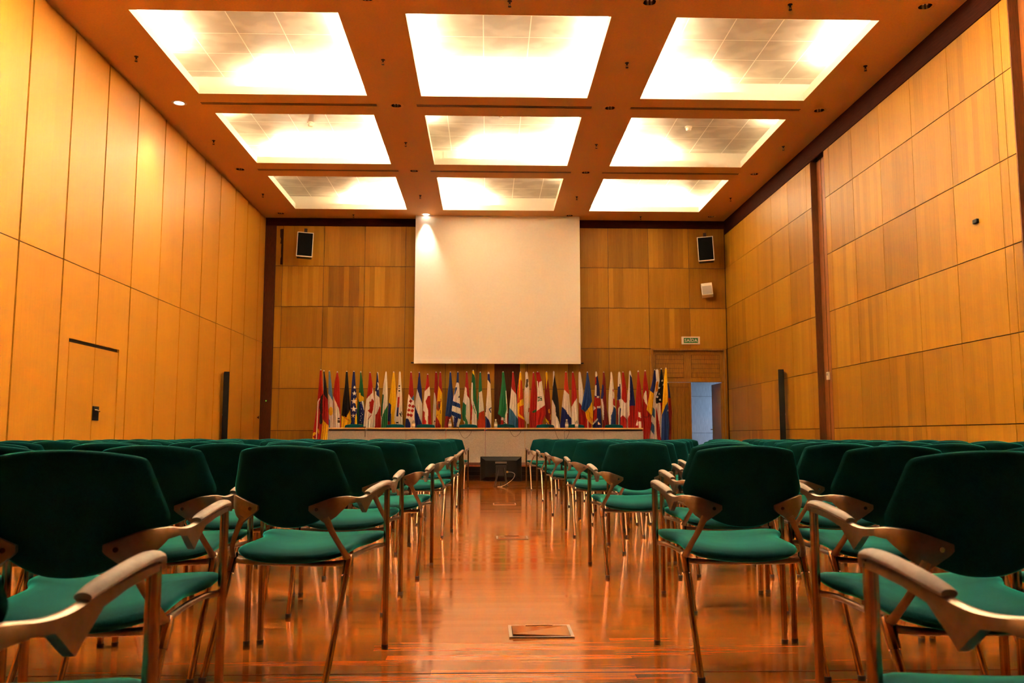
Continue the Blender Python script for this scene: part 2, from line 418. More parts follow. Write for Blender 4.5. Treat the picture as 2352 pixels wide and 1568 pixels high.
for c in range(3): LIT[(0, c)] = [(q, 0, 1, 2.8) for q in 'LFR']; LIT[(4, c)] = [(q, 0, 1, 1.5) for q in 'LFR']  # unseen rows added overhead, driven brighter to lift the near seats and floor
WARM = (1.0, .84, .60)
COVE_W = 99.0
LIP, TOP, LEDGE = .12, .33, .17
for r, (y0, y1) in enumerate(OY):
    for c, (x0, x1) in enumerate(OX):
        t = thing('ceiling_coffer', 'cream lit ceiling coffer, %s, %s' % (ROWN[r], COLN[c]), 'ceiling light', ((x0+x1)/2, (y0+y1)/2, H), 0, 'lit coffers in the ceiling')
        hx, hy = (x1-x0)/2, (y1-y0)/2
        m = MB(); e = .0
        ring = [(-hx, -hy), (hx, -hy), (hx, hy), (-hx, hy)]
        ro = [(-hx-LEDGE, -hy-LEDGE), (hx+LEDGE, -hy-LEDGE), (hx+LEDGE, hy+LEDGE), (-hx-LEDGE, hy+LEDGE)]
        tk = .018
        rk = [(-hx-tk, -hy-tk), (hx+tk, -hy-tk), (hx+tk, hy+tk), (-hx-tk, hy+tk)]
        for k in range(4):
            a, b = ring[k], ring[(k+1) % 4]; ka, kb = rk[k], rk[(k+1) % 4]; oa, ob = ro[k], ro[(k+1) % 4]
            m.quad([(*a, 0), (*b, 0), (*b, LIP), (*a, LIP)])                 # lip, inner face
            m.quad([(*a, LIP), (*b, LIP), (*kb, LIP), (*ka, LIP)])           # lip, top edge
            m.quad([(*ka, LIP), (*kb, LIP), (*kb, .05), (*ka, .05)])         # lip, back
            m.quad([(*ka, .05), (*kb, .05), (*ob, .05), (*oa, .05)])         # ledge the tubes lie on
        m.obj('lip_frame', M['coffer'], t)
        m = MB()
        for k in range(4):
            oa, ob = ro[k], ro[(k+1) % 4]
            m.quad([(*oa, .05), (*ob, .05), (*ob, TOP), (*oa, TOP)])
        m.obj('upper_wall', M['coffer'], t)
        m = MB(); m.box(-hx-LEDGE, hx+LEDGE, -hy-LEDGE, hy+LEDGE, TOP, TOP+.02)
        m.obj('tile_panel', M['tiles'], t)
        for (sd, a, b, s) in LIT[(r, c)]:
            if sd in 'LR':
                sx = -1 if sd == 'L' else 1
                ya, yb = -hy+a*2*hy, -hy+b*2*hy
                p0, p1 = (sx*(hx+.085), ya, .085), (sx*(hx+.085), yb, .085)
            else:
                xa, xb = -hx+a*2*hx, -hx+b*2*hx
                p0, p1 = (xa, hy+.085, .085), (xb, hy+.085, .085)
            m = MB(); m.tube([p0, p1], .013, 8); m.obj('fluorescent_tube', M['tube_lamp'], t, True)
            ld = bpy.data.lights.new('cove_light', 'AREA'); ld.shape = 'RECTANGLE'
            ln = (Vector(p1)-Vector(p0)).length
            ld.size = ln; ld.size_y = .05; ld.color = WARM; ld.energy = COVE_W*s*ln/2.5
            lo = bpy.data.objects.new('cove_light', ld); C.objects.link(lo)
            mid = (Vector(p0)+Vector(p1))/2+Vector(((x0+x1)/2, (y0+y1)/2, H+.02))
            # facing up and a little inwards
            inw = Vector((1, 0, 0)) if sd == 'L' else Vector((-1, 0, 0)) if sd == 'R' else Vector((0, -1, 0))
            z = -(Vector((0, 0, 1))+inw*(-.2)).normalized()
            x = (Vector(p1)-Vector(p0)).normalized(); y = z.cross(x)
            lo.matrix_world = Matrix.Translation(mid) @ Matrix((x, y, z)).transposed().to_4x4()

# ------------------------------------------------------------------ downlights, sprinklers, air slots
def downlight(label, x, y, lit):
    t = thing('recessed_downlight', label, 'downlight', (x, y, H), 0, 'round downlights in the ceiling')
    m = MB(); m.lathe([(.076, -.001), (.080, -.006), (.104, -.005), (.112, .0), (.10, .002)], n=28, caps=False); m.obj('trim_ring', M['ceiling'] if not lit else M['whiteplastic'], t, True)
    m = MB(); m.lathe([(.078, -.002), (.074, .05), (.060, .10), (.0, .105)], n=28, caps=False); m.obj('reflector', M['chrome'], t, True)
    if lit:
        m = MB(); m.lathe([(.0, -.002), (.07, .0), (.074, .008), (.0, .012)], n=28); m.obj('lamp_glass', M['lit_lamp'], t, True)
    else:
        for s in (-1, 1):
            m = MB(); m.tube([(s*.022, 0, .10), (s*.022, 0, .018)], .012, 8); m.obj('lamp', M['whiteplastic'], t, True)
    return t
DROW = ['overhead', 'before the front coffers', 'between the first and second coffer rows', 'between the second and third coffer rows', 'near the stage wall']
DCOL = ['by the smooth left wall', 'left of the middle coffers', 'right of the middle coffers', 'by the squared right wall']
for j, y in enumerate(DLY):
    if j == 0: continue
    for i, x in enumerate(DLX):
        lit = (i == 0 and j == 2) or (i == 1 and j == 4)
        downlight('%s round downlight %s, %s' % ('lit white' if lit else 'unlit', DROW[j], DCOL[i]), x, y, lit)
def sprinkler(label, x, y):
    t = thing('fire_sprinkler', label, 'sprinkler', (x, y, H), 0, 'sprinkler heads in the ceiling')
    m = MB(); m.lathe([(.028, 0), (.028, -.004), (.012, -.012), (.010, -.03), (.006, -.034)], n=14); m.obj('escutcheon', M['canblack'], t, True)
    m = MB(); m.tube([(-.008, 0, -.03), (-.012, 0, -.05), (-.004, 0, -.066)], .003, 6); m.tube([(.008, 0, -.03), (.012, 0, -.05), (.004, 0, -.066)], .003, 6); m.obj('frame_arm', M['canblack'], t, True)
    m = MB(); m.lathe([(.0, -.064), (.020, -.066), (.020, -.070), (0, -.071)], n=14); m.obj('deflector', M['canblack'], t, True)
SROW = ['between coffers of the nearest row', 'between coffers of the middle row', 'between coffers of the screen-side row']
for j, y in enumerate((11.30, 14.62, 17.93)):
    for i, x in enumerate((-4.70, -1.415, 1.887, 5.166)):
        sprinkler('dark sprinkler head %s, %s' % (SROW[j], DCOL[i]) if i in (1, 2) else 'dark sprinkler head beside the %s, %s' % (('nearest coffer row', 'middle coffer row', 'screen-side coffer row')[j], DCOL[i]), x, y)
for x, y, l in ((-3.06, 19.58, 'dark sprinkler head above the left hanging loudspeaker'), (3.53, 19.55, 'dark sprinkler head just left of the right hanging loudspeaker'), (3.545, 9.64, 'dark sprinkler head at the top edge, before the right front coffer'), (.25, 9.66, 'dark sprinkler head at the top edge, before the middle front coffer')):
    sprinkler(l, x, y)
for j, y in enumerate((12.92, 16.24)):
    for i, (a, b) in enumerate(((-4.37, -1.70), (-1.09, 1.60), (2.20, 4.848))):
        t = thing('air_slot_diffuser', 'thin air slot %s coffer rows, %s' % (('between nearest and middle', 'between middle and screen-side')[j], COLN[i]), 'air vent', ((a+b)/2, y, H), 0, 'air slots between the coffers')
        h = (b-a)/2
        m = MB()
        for yy in (-.05, -.004, .042): m.box(-h, h, yy, yy+.008, -.004, 0)
        m.box(-h-.012, -h, -.045, .045, -.006, 0); m.box(h, h+.012, -.045, .045, -.006, 0); m.obj('vent_frame', M['ceiling'], t)
        m = MB(); m.box(-h, h, -.048, .048, -.002, -.0005); m.obj('slot', M['canblack'], t)
for x, lab in ((-3.05, 'cream smoke detector inside the middle-row coffer by the left wall'), (3.50, 'cream smoke detector inside the middle-row coffer by the right wall')):
    t = thing('smoke_detector', lab, 'smoke detector', (x, 14.6, H+TOP))
    m = MB(); m.lathe([(.062, 0), (.062, -.02), (.050, -.026)], n=20); m.obj('base', M['whiteplastic'], t, True)
    m = MB(); m.lathe([(.046, -.024), (.046, -.055), (.036, -.07), (0, -.072)], n=20); m.obj('sensor_head', M['whiteplastic'], t, True)
t = thing('smoke_detector', 'small detector on the white hatch in the middle coffer', 'smoke detector', (.23, 14.25, H+TOP))
m = MB(); m.lathe([(.035, 0), (.035, -.012), (.02, -.02), (0, -.022)], n=16); m.obj('base', M['whiteplastic'], t, True)

# ------------------------------------------------------------------ lecture-hall chair
def spline(pts, n, closed=False):
    out = []; N = len(pts)
    rng = range(N) if closed else range(N-1)
    for i in rng:
        p = [Vector(pts[(i+k) % N]) if closed else Vector(pts[min(max(i+k, 0), N-1)]) for k in (-1, 0, 1, 2)]
        for j in range(n):
            t = j/n
            out.append(.5*((2*p[1])+(-p[0]+p[2])*t+(2*p[0]-5*p[1]+4*p[2]-p[3])*t*t+(-p[0]+3*p[1]-3*p[2]+p[3])*t**3))
    if not closed: out.append(Vector(pts[-1]))
    return out
def pillow(outline, place, th, rings=(1, .985, .95, .86, .68, .42, .18)):
    """cushion from a closed 2-D outline; place(u, v, w) -> xyz with w the signed half-thickness"""
    m = MB(); n = len(outline); cu = sum(p[0] for p in outline)/n; cv = sum(p[1] for p in outline)/n
    for sg in (1, -1):
        base = len(m.v)
        for r in rings:
            w = sg*th*math.sqrt(max(0., 1-r**7)) if r < 1 else 0
            for p in outline: m.v.append(place(cu+(p[0]-cu)*r, cv+(p[1]-cv)*r, w))
        m.v.append(place(cu, cv, sg*th))
        for k in range(len(rings)-1):
            for j in range(n):
                q = (base+k*n+j, base+k*n+(j+1) % n, base+(k+1)*n+(j+1) % n, base+(k+1)*n+j)
                m.f.append(q); m.fm.append(0)
        last = base+(len(rings)-1)*n
        for j in range(n): m.f.append((last+j, last+(j+1) % n, len(m.v)-1)); m.fm.append(0)
    bm = bmesh.new()
    me = bpy.data.meshes.new('tmp'); me.from_pydata(m.v, [], m.f); bm.from_mesh(me); bpy.data.meshes.remove(me)
    bmesh.ops.remove_doubles(bm, verts=bm.verts[:], dist=1e-5); bmesh.ops.recalc_face_normals(bm, faces=bm.faces[:])
    o = MB(); o.bm(bm); return o
def mirror(half): return half+[(-x, y) for x, y in half[::-1] if abs(x) > 1e-6]
seat_half = [(0, .078), (.10, .078), (.19, .070), (.240, .048), (.254, .010), (.250, -.040), (.226, -.085), (.212, -.14), (.212, -.22), (.213, -.31), (.196, -.372), (.14, -.425), (.06, -.448), (0, -.452)]
back_half = [(0, .819), (.06, .817), (.12, .811), (.172, .801), (.187, .789), (.196, .762), (.210, .715), (.221, .68), (.226, .655), (.220, .632), (.192, .598), (.157, .566), (.114, .539), (.06, .519), (0, .513)]
so = [(p[0], p[1]) for p in spline([(x, y, 0) for x, y in mirror(seat_half)], 3, True)]
bo = [(p[0], p[1]) for p in spline([(x, y, 0) for x, y in mirror(back_half)], 3, True)]
def seat_place(u, v, w):
    z = .430+.055*(v+.05)+.012*(u/.2)**2-.10*max(0, -v-.30)**2+(.9*w if w > 0 else w)
    return (u, v, z)
def back_y(u, v): return -.382-.23*(v-.513)+.048*(u/.2)**2
def back_place(u, v, w): return (u, back_y(u, v)+w, v)
ME = {}
def velour(mb, name): return mb.mesh(name, M['velvet'], True)
ME['seat'] = velour(pillow(so, seat_place, .027), 'seat')
ME['backrest'] = velour(pillow(bo, back_place, .022), 'backrest')
def leg_front(s):
    m = MB(); m.tube([(s*.266, 0, .012), (s*.266, 0, .30), (s*.266, 0, .60), (s*.266, 0, .640), (s*.266, -.004, .652)], [.0125, .0125, .0125, .0125, .010], 10); return m
def leg_rear(s):
    m = MB(); m.tube([(s*.222, -.562, .012), (s*.225, -.40, .305), (s*.226, -.372, .356)], .0118, 10)
    m.tube([(s*.2255, -.378, .345), (s*.226, -.350, .396), (s*.226, -.338, .412)], [.0150, .0175, .013], 10); return m
def cap(x, y):
    m = MB(); m.lathe([(.0135, 0), (.0140, .003), (.0140, .016), (.012, .018)], x, y, 12); return m
path = [(.266, .006), (.265, -.04), (.258, -.10), (.249, -.16), (.240, -.22), (.236, -.27), (.231, -.315), (.220, -.360), (.190, -.402), (.160, -.418), (.130, -.426), (.098, -.430)]
ztop = [.653, .652, .646, .636, .624, .622, .626, .632, .630, .621, .610, .598]
zbot = [.640, .637, .629, .614, .560, .600, .606, .603, .560, .534, .556, .582]
def arm_mesh(s):
    n = 4
    P = spline([(x, y, 0) for x, y in path], n); ZT = [p[0] for p in spline([(z, 0, 0) for z in ztop], n)]
    ZB = []
    for i in range(len(zbot)-1):
        for j in range(n): ZB.append(zbot[i]+(zbot[i+1]-zbot[i])*j/n)
    ZB.append(zbot[-1])
    m = MB(); N = len(P)
    for k in range(N):
        d = (P[min(k+1, N-1)]-P[max(k-1, 0)]).normalized(); nrm = Vector((-d.y, d.x, 0))
        f = k/(N-1); th = .011*(1-f)+.0055*f
        zt, zb = ZT[k], min(ZB[k], ZT[k]-.006)
        for a, z in ((1, zb), (1, zt-.003), (.55, zt), (-.55, zt), (-1, zt-.003), (-1, zb)):
            q = P[k]+nrm*th*a; m.v.append((s*q.x, q.y, z))
    for k in range(N-1):
        for j in range(6):
            m.f.append((k*6+j, k*6+(j+1) % 6, (k+1)*6+(j+1) % 6, (k+1)*6+j)); m.fm.append(0)
    m.f.append((0, 1, 2, 3, 4, 5)); m.fm.append(0); m.f.append(tuple((N-1)*6+j for j in range(6))); m.fm.append(0)
    # curved strut down to the rear leg
    st = spline([(s*.160, -.420, .556), (s*.186, -.415, .50), (s*.212, -.392, .445), (s*.226, -.352, .398)], 4)
    m.tube(st, [.0125-.003*math.sin(math.pi*i/(len(st)-1)) for i in range(len(st))], 8, flat=(.75, 1.1))
    return m
def pad_mesh(s):
    pts = spline([(s*.266, .012, .640), (s*.266, .008, .656), (s*.2655, -.01, .662), (s*.264, -.05, .661), (s*.257, -.105, .653), (s*.247, -.165, .640), (s*.243, -.195, .632)], 3)
    m = MB(); N = len(pts)
    m.tube(pts, [.0115+.0042*min(1, 4*i/(N-1))-.004*max(0, (i/(N-1)-.8)*5) for i in range(N)], 12, flat=(1.15, .62)); return m
def bolt_mesh(s):
    m = MB(); x, z = s*.128, .586; y = -.4315
    m.tube([(x, y+.003, z), (x, y-.004, z)], .0065, 10); return m
def frame_mesh():
    m = MB()
    rail = spline([(-.226, -.345, .398), (-.20, -.352, .386), (-.10, -.362, .382), (0, -.365, .382), (.10, -.362, .382), (.20, -.352, .386), (.226, -.345, .398)], 3)
    m.tube(rail, [.013-.004*math.sin(math.pi*i/(len(rail)-1)) for i in range(len(rail))], 8)
    for s in (-1, 1):
        m.tube(spline([(s*.226, -.338, .405), (s*.205, -.28, .396), (s*.20, -.12, .398), (s*.225, -.03, .408), (s*.262, 0, .412)], 3), .009, 8)
    return m
for s, k in ((-1, 'l'), (1, 'r')):
    ME['fleg'+k] = leg_front(s).mesh('front_leg', M['tube'], True)
    ME['rleg'+k] = leg_rear(s).mesh('rear_leg', M['tube'], True)
    ME['fcap'+k] = cap(s*.266, 0).mesh('foot_cap', M['rubber'], True)
    ME['rcap'+k] = cap(s*.222, -.565).mesh('foot_cap', M['rubber'], True)
    ME['arm'+k] = arm_mesh(s).mesh('arm', M['alu'], True)
    ME['pad'+k] = pad_mesh(s).mesh('armrest_pad', M['pad'], True)
    ME['bolt'+k] = bolt_mesh(s).mesh('bolt', M['tube'], True)
ME['frame'] = frame_mesh().mesh('seat_frame', M['alu'], True)
def chair(label, x, y, rz, group, full=True):
    t = thing('conference_chair', label, 'chair', (x, y, 0), rz, group)
    link('seat', ME['seat'], t); link('backrest', ME['backrest'], t); link('seat_frame', ME['frame'], t)
    for k in 'lr':
        for a, b in (('fleg', 'fcap'), ('rleg', 'rcap')):
            lg = link('leg', ME[a+k], t)
            link('foot_cap', ME[b+k], lg)
        am = link('arm', ME['arm'+k], t); link('armrest_pad', ME['pad'+k], t)
        if full: link('bolt', ME['bolt'+k], am)
    return t
ROWY = [1.43, 2.47, 3.69, 4.84, 5.945, 7.02, 8.10, 9.18, 10.26, 11.38, 12.345, 13.50, 14.70]
LX = [-.793, -1.013, -.658, -.73, -.63, -.875, -.582, -.90, -.577, -.593, -.599, -.90, -.573]
RX = [.889, 1.20, .9735, 1.235, .963, 1.24, .996, 1.24, .959, 1.24, .975, 1.24, .932]
NL = [8, 7, 8, 8, 8, 7, 8, 7, 8, 8, 8, 7, 8]; NRr = [8, 7, 8, 7, 8, 7, 8, 7, 8, 7, 8, 7, 8]
ORD = ['first', 'second', 'third', 'fourth', 'fifth', 'sixth', 'seventh', 'eighth']
PITCH = .578
def projx(x, y):
    a = .0289; return 1176+2000*(x*math.cos(a)-y*math.sin(a))/max(.05, (x*math.sin(a)+y*math.cos(a)))
rnd = random.Random(3)
for r, y in enumerate(ROWY):
    rown = ORD[r]+' row from the viewer' if r < 7 else ORD[12-r]+' row from the stage'
    for side, x0, n, sg in (('left', LX[r], NL[r], -1), ('right', RX[r], NRr[r], 1)):
        for k in range(n):
            x = x0+sg*PITCH*k
            yy = y+rnd.uniform(-.02, .02)*(0 if k == 0 else 1); rz = math.radians(rnd.uniform(-2.2, 2.2))
            if r == 2 and sg < 0 and k == 0: rz = math.radians(-10); x -= .012
            if r == 2 and sg < 0 and k > 0: x -= .012; yy += .012
            if r == 2 and sg > 0 and k == 0: rz = 0.
            if r == 1 and k == 0: yy = 2.54 if sg < 0 else 2.50; rz = math.radians(5. if sg < 0 else 1.)
            if r == 1 and k == 1: yy = 2.50
            if r < 2: rz *= .4
            mg = 190+1100/y
            if not (-mg < projx(x, y-.1) < 2352+mg): continue
            if x < XL+.33 or x > XR-.32: continue
            seatn = 'seat beside the aisle' if k == 0 else ORD[k]+' seat from the aisle'
            chair('teal armchair, %s, %s side, %s' % (rown, side, seatn), x, yy, rz, 'audience chairs %s of the aisle' % side, r < 7)

# chairs behind the conference table: only the tops of their backs show
for k, px in enumerate((810, 905, 975, 1073, 1160, 1252, 1322, 1412)):
    x = (px-1116)*.00928
    c = chair('teal armchair %s, only its top edge showing' % ('behind the left end of the long table', 'second from the left behind the long table', 'third from the left behind the long table', 'behind the table near the striped flag', 'behind the table right of the table centre', 'sixth from the left behind the long table', 'second from the right behind the long table', 'behind the right end of the long table')[k], x, 18.42, math.pi, 'chairs behind the long table', False)
    c.location.z = .302

# ------------------------------------------------------------------ conference tables
SEG = [(-3.148, -2.387), (-2.387, -.812), (-.812, -.024), (-.024, 1.552), (1.552, 2.342), (2.342, 3.133)]
TL = ['short table unit at the left end of the long row', 'double-width table unit below the flags, left of the middle', 'short table unit left of the small floor monitor', 'double-width table unit right of the middle, two cable loops hanging over it', 'short table unit second from the right end of the long row', 'short table unit at the right end of the long row']
TY = 17.42
for k, (a, b) in enumerate(SEG):
    t = thing('conference_table', 'beech topped '+TL[k], 'table', ((a+b)/2, TY, .302), 0, 'table units in the row on the stage')
    h = (b-a)/2-.003
    m = MB(); m.box(-h, h, -.02, .66, .700, .728, bev=.003); m.obj('tabletop', M['tabletop'], t)
    m = MB(); m.box(-h+.02, h-.02, .0, .62, .668, .700); m.obj('apron', M['tableleg'], t)
    n = 2 if b-a > 1 else 1
    for i in range(n):
        w = (b-a)/n
        m = MB(); m.box(-(b-a)/2+i*w+.003, -(b-a)/2+(i+1)*w-.003, .012, .030, .045, .668); m.obj('modesty_panel', M['modesty'], t)
    for sx in (-h+.05, h-.05):
        for yy in (.07, .58):
            m = MB(); m.box(sx-.02, sx+.02, yy-.02, yy+.02, 0, .668); m.obj('leg', M['tableleg'], t)
ZT = .302+.728
BOT = [(947, 'glass water bottle standing by the red and white chequered flag'), (1031, 'glass water bottle below the blue and white striped flag'), (1137, 'glass water bottle in front of the dark pilaster'), (1302, 'left one of two glass water bottles near the table right'), (1325, 'right one of two glass water bottles near the table right')]
for px, lab in BOT:
    x = (px-1116)*.00873
    t = thing('water_bottle', lab, 'bottle', (x, TY+.28, ZT), 0, 'water bottles on the long table')
    m = MB(); m.lathe([(.030, 0), (.033, .004), (.033, .095), (.030, .115), (.016, .135), (.014, .155)], n=16); m.obj('bottle_body', M['glass'], t, True)
    m = MB(); m.lathe([(.0338, .035), (.0338, .085)], n=16, caps=False); m.obj('label_band', M['label_white'], t, True)
    m = MB(); m.lathe([(.0165, .150), (.0165, .172), (.013, .176), (0, .176)], n=16); m.obj('bottle_cap', M['whiteplastic'], t, True)
for px, x2, dz, lab in ((833, .02, .18, 'small conference microphone with short loop of cord, on the table left'), (1046, .26, .20, 'conference microphone below the striped flag, cord hanging over the table front'), (1161, .24, .17, 'conference microphone right of the dark pilaster bottle, cord looped over the front'), (1264, .30, .27, 'conference microphone with the deepest hanging cord loop')):
    x = (px-1116)*.00873
    t = thing('table_microphone', lab, 'microphone', (x, TY+.12, ZT), 0, 'microphones on the long table')
    m = MB(); m.box(-.06, .06, -.045, .045, 0, .022, bev=.006); m.obj('base', M['blackplastic'], t)
    g = spline([(0, .02, .022), (0, .02, .055), (-.01, .0, .085), (-.03, -.03, .10)], 4)
    m = MB(); m.tube(g, .004, 6); m.obj('gooseneck', M['blackplastic'], t, True)
    m = MB(); m.tube([(-.03, -.03, .10), (-.045, -.05, .106)], .009, 8); m.obj('capsule', M['blackplastic'], t, True)
    cb = spline([(.05, -.03, .010), (.055, -.10, .008), (.055, -.147, .004), (.06, -.152, -.04), (.06+x2*.28, -.153, -dz*.9), (.06+x2*.55, -.153, -dz), (.06+x2*.85, -.153, -dz*.65), (.06+x2, -.152, -.045)], 5)
    m = MB(); m.tube(cb, .0035, 6); m.obj('cord', M['cable'], t, True)

# ------------------------------------------------------------------ monitor on the floor
t = thing('floor_monitor', 'black flat monitor on a low tripod foot, seen from behind in the aisle', 'monitor', (.25, 15.2, 0))
m = MB(); m.box(-.358, .358, .02, .05, .085, .512, bev=.006); m.obj('screen_panel', M['blackplastic'], t)
m = MB()
m.quad([(-.345, .02, .50), (.345, .02, .50), (.27, -.03, .445), (-.27, -.03, .445)]); m.quad([(-.345, .02, .11), (.345, .02, .11), (.27, -.03, .16), (-.27, -.03, .16)])
m.quad([(-.345, .02, .50), (-.345, .02, .11), (-.27, -.03, .16), (-.27, -.03, .445)]); m.quad([(.345, .02, .50), (.345, .02, .11), (.27, -.03, .16), (.27, -.03, .445)]); m.quad([(-.27, -.03, .445), (.27, -.03, .445), (.27, -.03, .16), (-.27, -.03, .16)])
for k in range(3): m.box(-.25, .25, -.020+k*.016, -.012+k*.016, .452+k*.016, .456+k*.016)
m.obj('rear_cover', M['blackplastic'], t)
m = MB(); m.box(-.10, .10, -.036, -.030, .395, .425); m.obj('rating_plate', M['rim'], t)
m = MB(); m.box(-.09, .09, -.06, -.03, .18, .36, bev=.004); m.obj('mount_bracket', M['tableleg'], t)
for sx, a in ((-.105, -.02), (.105, .02)):
    m = MB(); m.tube([(sx*.45, -.05, .32), (sx*.7, -.07, .17), (sx, -.09, .018)], .017, 8); m.tube([(sx-.02, -.10, .012), (sx+.02, -.08, .012)], .014, 8); m.obj('leg', M['tableleg'], t, True)
m = MB(); m.tube([(0, .0, .20), (0, .14, .015)], .014, 8); m.obj('leg', M['tableleg'], t, True)
for sx in (-.10, .10):
    for z in (.375, .22):
        m = MB(); m.tube([(sx, -.030, z), (sx, -.036, z)], .006, 8); m.obj('screw', M['chrome'], t, True)
m = MB(); m.box(.085, .125, -.055, -.03, .235, .265); m.obj('plug', M['brass'], t)
m = MB(); m.tube(spline([(.12, -.05, .25), (.19, -.06, .245), (.235, -.07, .21), (.21, -.08, .14), (.14, -.10, .08), (.06, -.14, .03), (-.02, -.16, .008), (-.06, -.13, .006), (.02, -.10, .006)], 5), .004, 6); m.obj('power_cord', M['greycable'], t, True)

# ------------------------------------------------------------------ projection screen
t = thing('projection_screen', 'large white pull-down projection screen hanging over the flags', 'projection screen', (.24, 19.6, 2.5))
m = MB(); m.box(-1.883, 1.883, -.002, .002, .03, 3.40); m.obj('screen_cloth', M['screen'], t)
m = MB(); m.box(-1.885, 1.885, -.012, .012, -.010, .075, bev=.006); m.obj('bottom_batten', M['screen'], t)
for sx in (-1, 1):
    m = MB(); m.tube([(sx*1.884, 0, .008), (sx*1.93, 0, .008)], .014, 8); m.tube([(sx*1.93, 0, .008), (sx*1.945, 0, .012)], .018, 8); m.obj('end_cap', M['blackplastic'], t, True)

# ------------------------------------------------------------------ loudspeakers, signs, small wall fittings
def hung_speaker(label, x, z, rz, ry):
    t = thing('hanging_loudspeaker', label, 'loudspeaker', (x, 19.52, z)); t.rotation_euler = (math.radians(-7), math.radians(ry), math.radians(rz))
    m = MB(); m.box(-.165, .165, .02, .22, -.275, .275, bev=.01); m.obj('cabinet', M['blackplastic'], t)
    m = MB(); m.box(-.18, -.164, -.006, .03, -.29, .29); m.box(.164, .18, -.006, .03, -.29, .29); m.box(-.164, .164, -.006, .03, -.29, -.274); m.box(-.164, .164, -.006, .03, .274, .29); m.obj('front_frame', M['whiteplastic'], t)
    m = MB(); m.box(-.164, .164, -.004, .02, -.274, .274); m.obj('grille', M['grille'], t)
    m = MB(); m.box(-.035, .035, .10, .14, .28, .42); m.obj('bracket', M['canblack'], t)
hung_speaker('black fronted pale framed loudspeaker hung high at the left of the stage wall', -4.135, 5.185, 12, 2)
hung_speaker('black fronted pale framed loudspeaker hung high near the right corner', 5.015, 5.15, -14, -2.5)
t = thing('wall_loudspeaker', 'small cream box loudspeaker tilted down on the wall above the exit sign', 'loudspeaker', (5.07, 19.70, 4.25)); t.rotation_euler = (math.radians(-20), math.radians(-5), math.radians(-13))
m = MB(); m.box(-.125, .125, 0, .15, -.155, .155, bev=.008); m.obj('cabinet', M['whiteplastic'], t)
m = MB(); m.box(-.11, .11, -.006, .002, -.14, .075); m.obj('grille', M['greymesh'], t)
m = MB(); m.box(-.03, .03, .13, .26, -.05, .05); m.obj('bracket', M['canblack'], t)
for lab, x, y, rz in (('tall slim black column loudspeaker against the smooth left wall', XL+.09, 17.0, -1.25), ('tall slim black column loudspeaker against the squared right wall', XR-.09, 16.05, 1.25)):
    t = thing('column_loudspeaker', lab, 'loudspeaker', (x, y, 0), rz)
    m = MB(); m.box(-.072, .072, -.05, .05, .03, 2.10, bev=.008); m.obj('cabinet', M['blackplastic'], t)
    m = MB(); m.box(-.060, .060, -.054, -.048, .10, 2.07); m.obj('grille', M['grille'], t)
    m = MB(); m.box(-.015, .015, -.058, -.053, 1.255, 1.285); m.obj('badge', M['whiteplastic'], t)
    m = MB(); m.box(-.085, .085, -.08, .08, 0, .03, bev=.006); m.obj('base', M['blackplastic'], t)
t = thing('exit_sign', 'green exit sign reading SAÍDA in a cream frame above the doorway', 'exit sign', (4.715, YB, 3.07))
m = MB(); m.box(-.213, .213, -.035, 0, -.090, .090, bev=.006); m.obj('housing', M['whiteplastic'], t)
m = MB(); m.box(-.165, .165, -.039, -.034, -.058, .058); m.obj('sign_face', M['greensign'], t)
tc = bpy.data.curves.new('lettering', 'FONT'); tc.body = 'SAÍDA'; tc.size = .098; tc.align_x = 'CENTER'; tc.align_y = 'CENTER'; tc.extrude = .001; tc.offset = .0022; tc.space_character = 1.12
to = bpy.data.objects.new('lettering', tc); C.objects.link(to); to.parent = t; to.location = (0, -.0405, -.003); to.rotation_euler = (math.pi/2, 0, 0); tc.materials.append(M['label_white'])
bpy.context.view_layer.update()
tm = bpy.data.meshes.new_from_object(to.evaluated_get(bpy.context.evaluated_depsgraph_get()))
bpy.data.objects.remove(to); to = link('lettering', tm, t); to.location = (0, -.0405, -.003); to.rotation_euler = (math.pi/2, 0, 0)
t = thing('thermostat', 'small cream thermostat on the reddish pilaster of the right wall', 'thermostat', (XR+.108, 14.27, 1.86))
m = MB(); m.box(-.03, 0, -.05, .05, -.065, .065, bev=.006); m.obj('case', M['whiteplastic'], t)
m = MB(); m.box(-.033, -.028, -.032, .032, .005, .045); m.obj('display', M['greymesh'], t)
m = MB(); m.box(XR-.035, XR, 9.50, 9.585, 3.265, 3.315, bev=.008); tag(m.obj('wall_socket', M['blackplastic']), 'small black fitting alone on the right wall near the frame edge', 'wall fitting')
t = thing('alarm_button', 'tiny green lit button on the dark corner strip', 'button', (-5.0, YB-.006, 1.66))
m = MB(); m.box(-.022, .022, -.01, 0, -.022, .022, bev=.004); m.obj('case', M['canblack'], t)
m = MB(); m.tube([(0, -.009, 0), (0, -.014, 0)], .016, 12); m.obj('lamp', M['green_led'], t, True)
m = MB(); m.tube([(XL, 19.70, 1.28), (XL+.03, 19.70, 1.28)], .014, 10); m.tube([(XL+.03, 19.70, 1.31), (XL+.03, 19.70, 1.25)], .010, 8); tag(m.obj('partition_latch', M['darkwood'], None, True), 'small brown latch on the last left partition panel', 'latch')

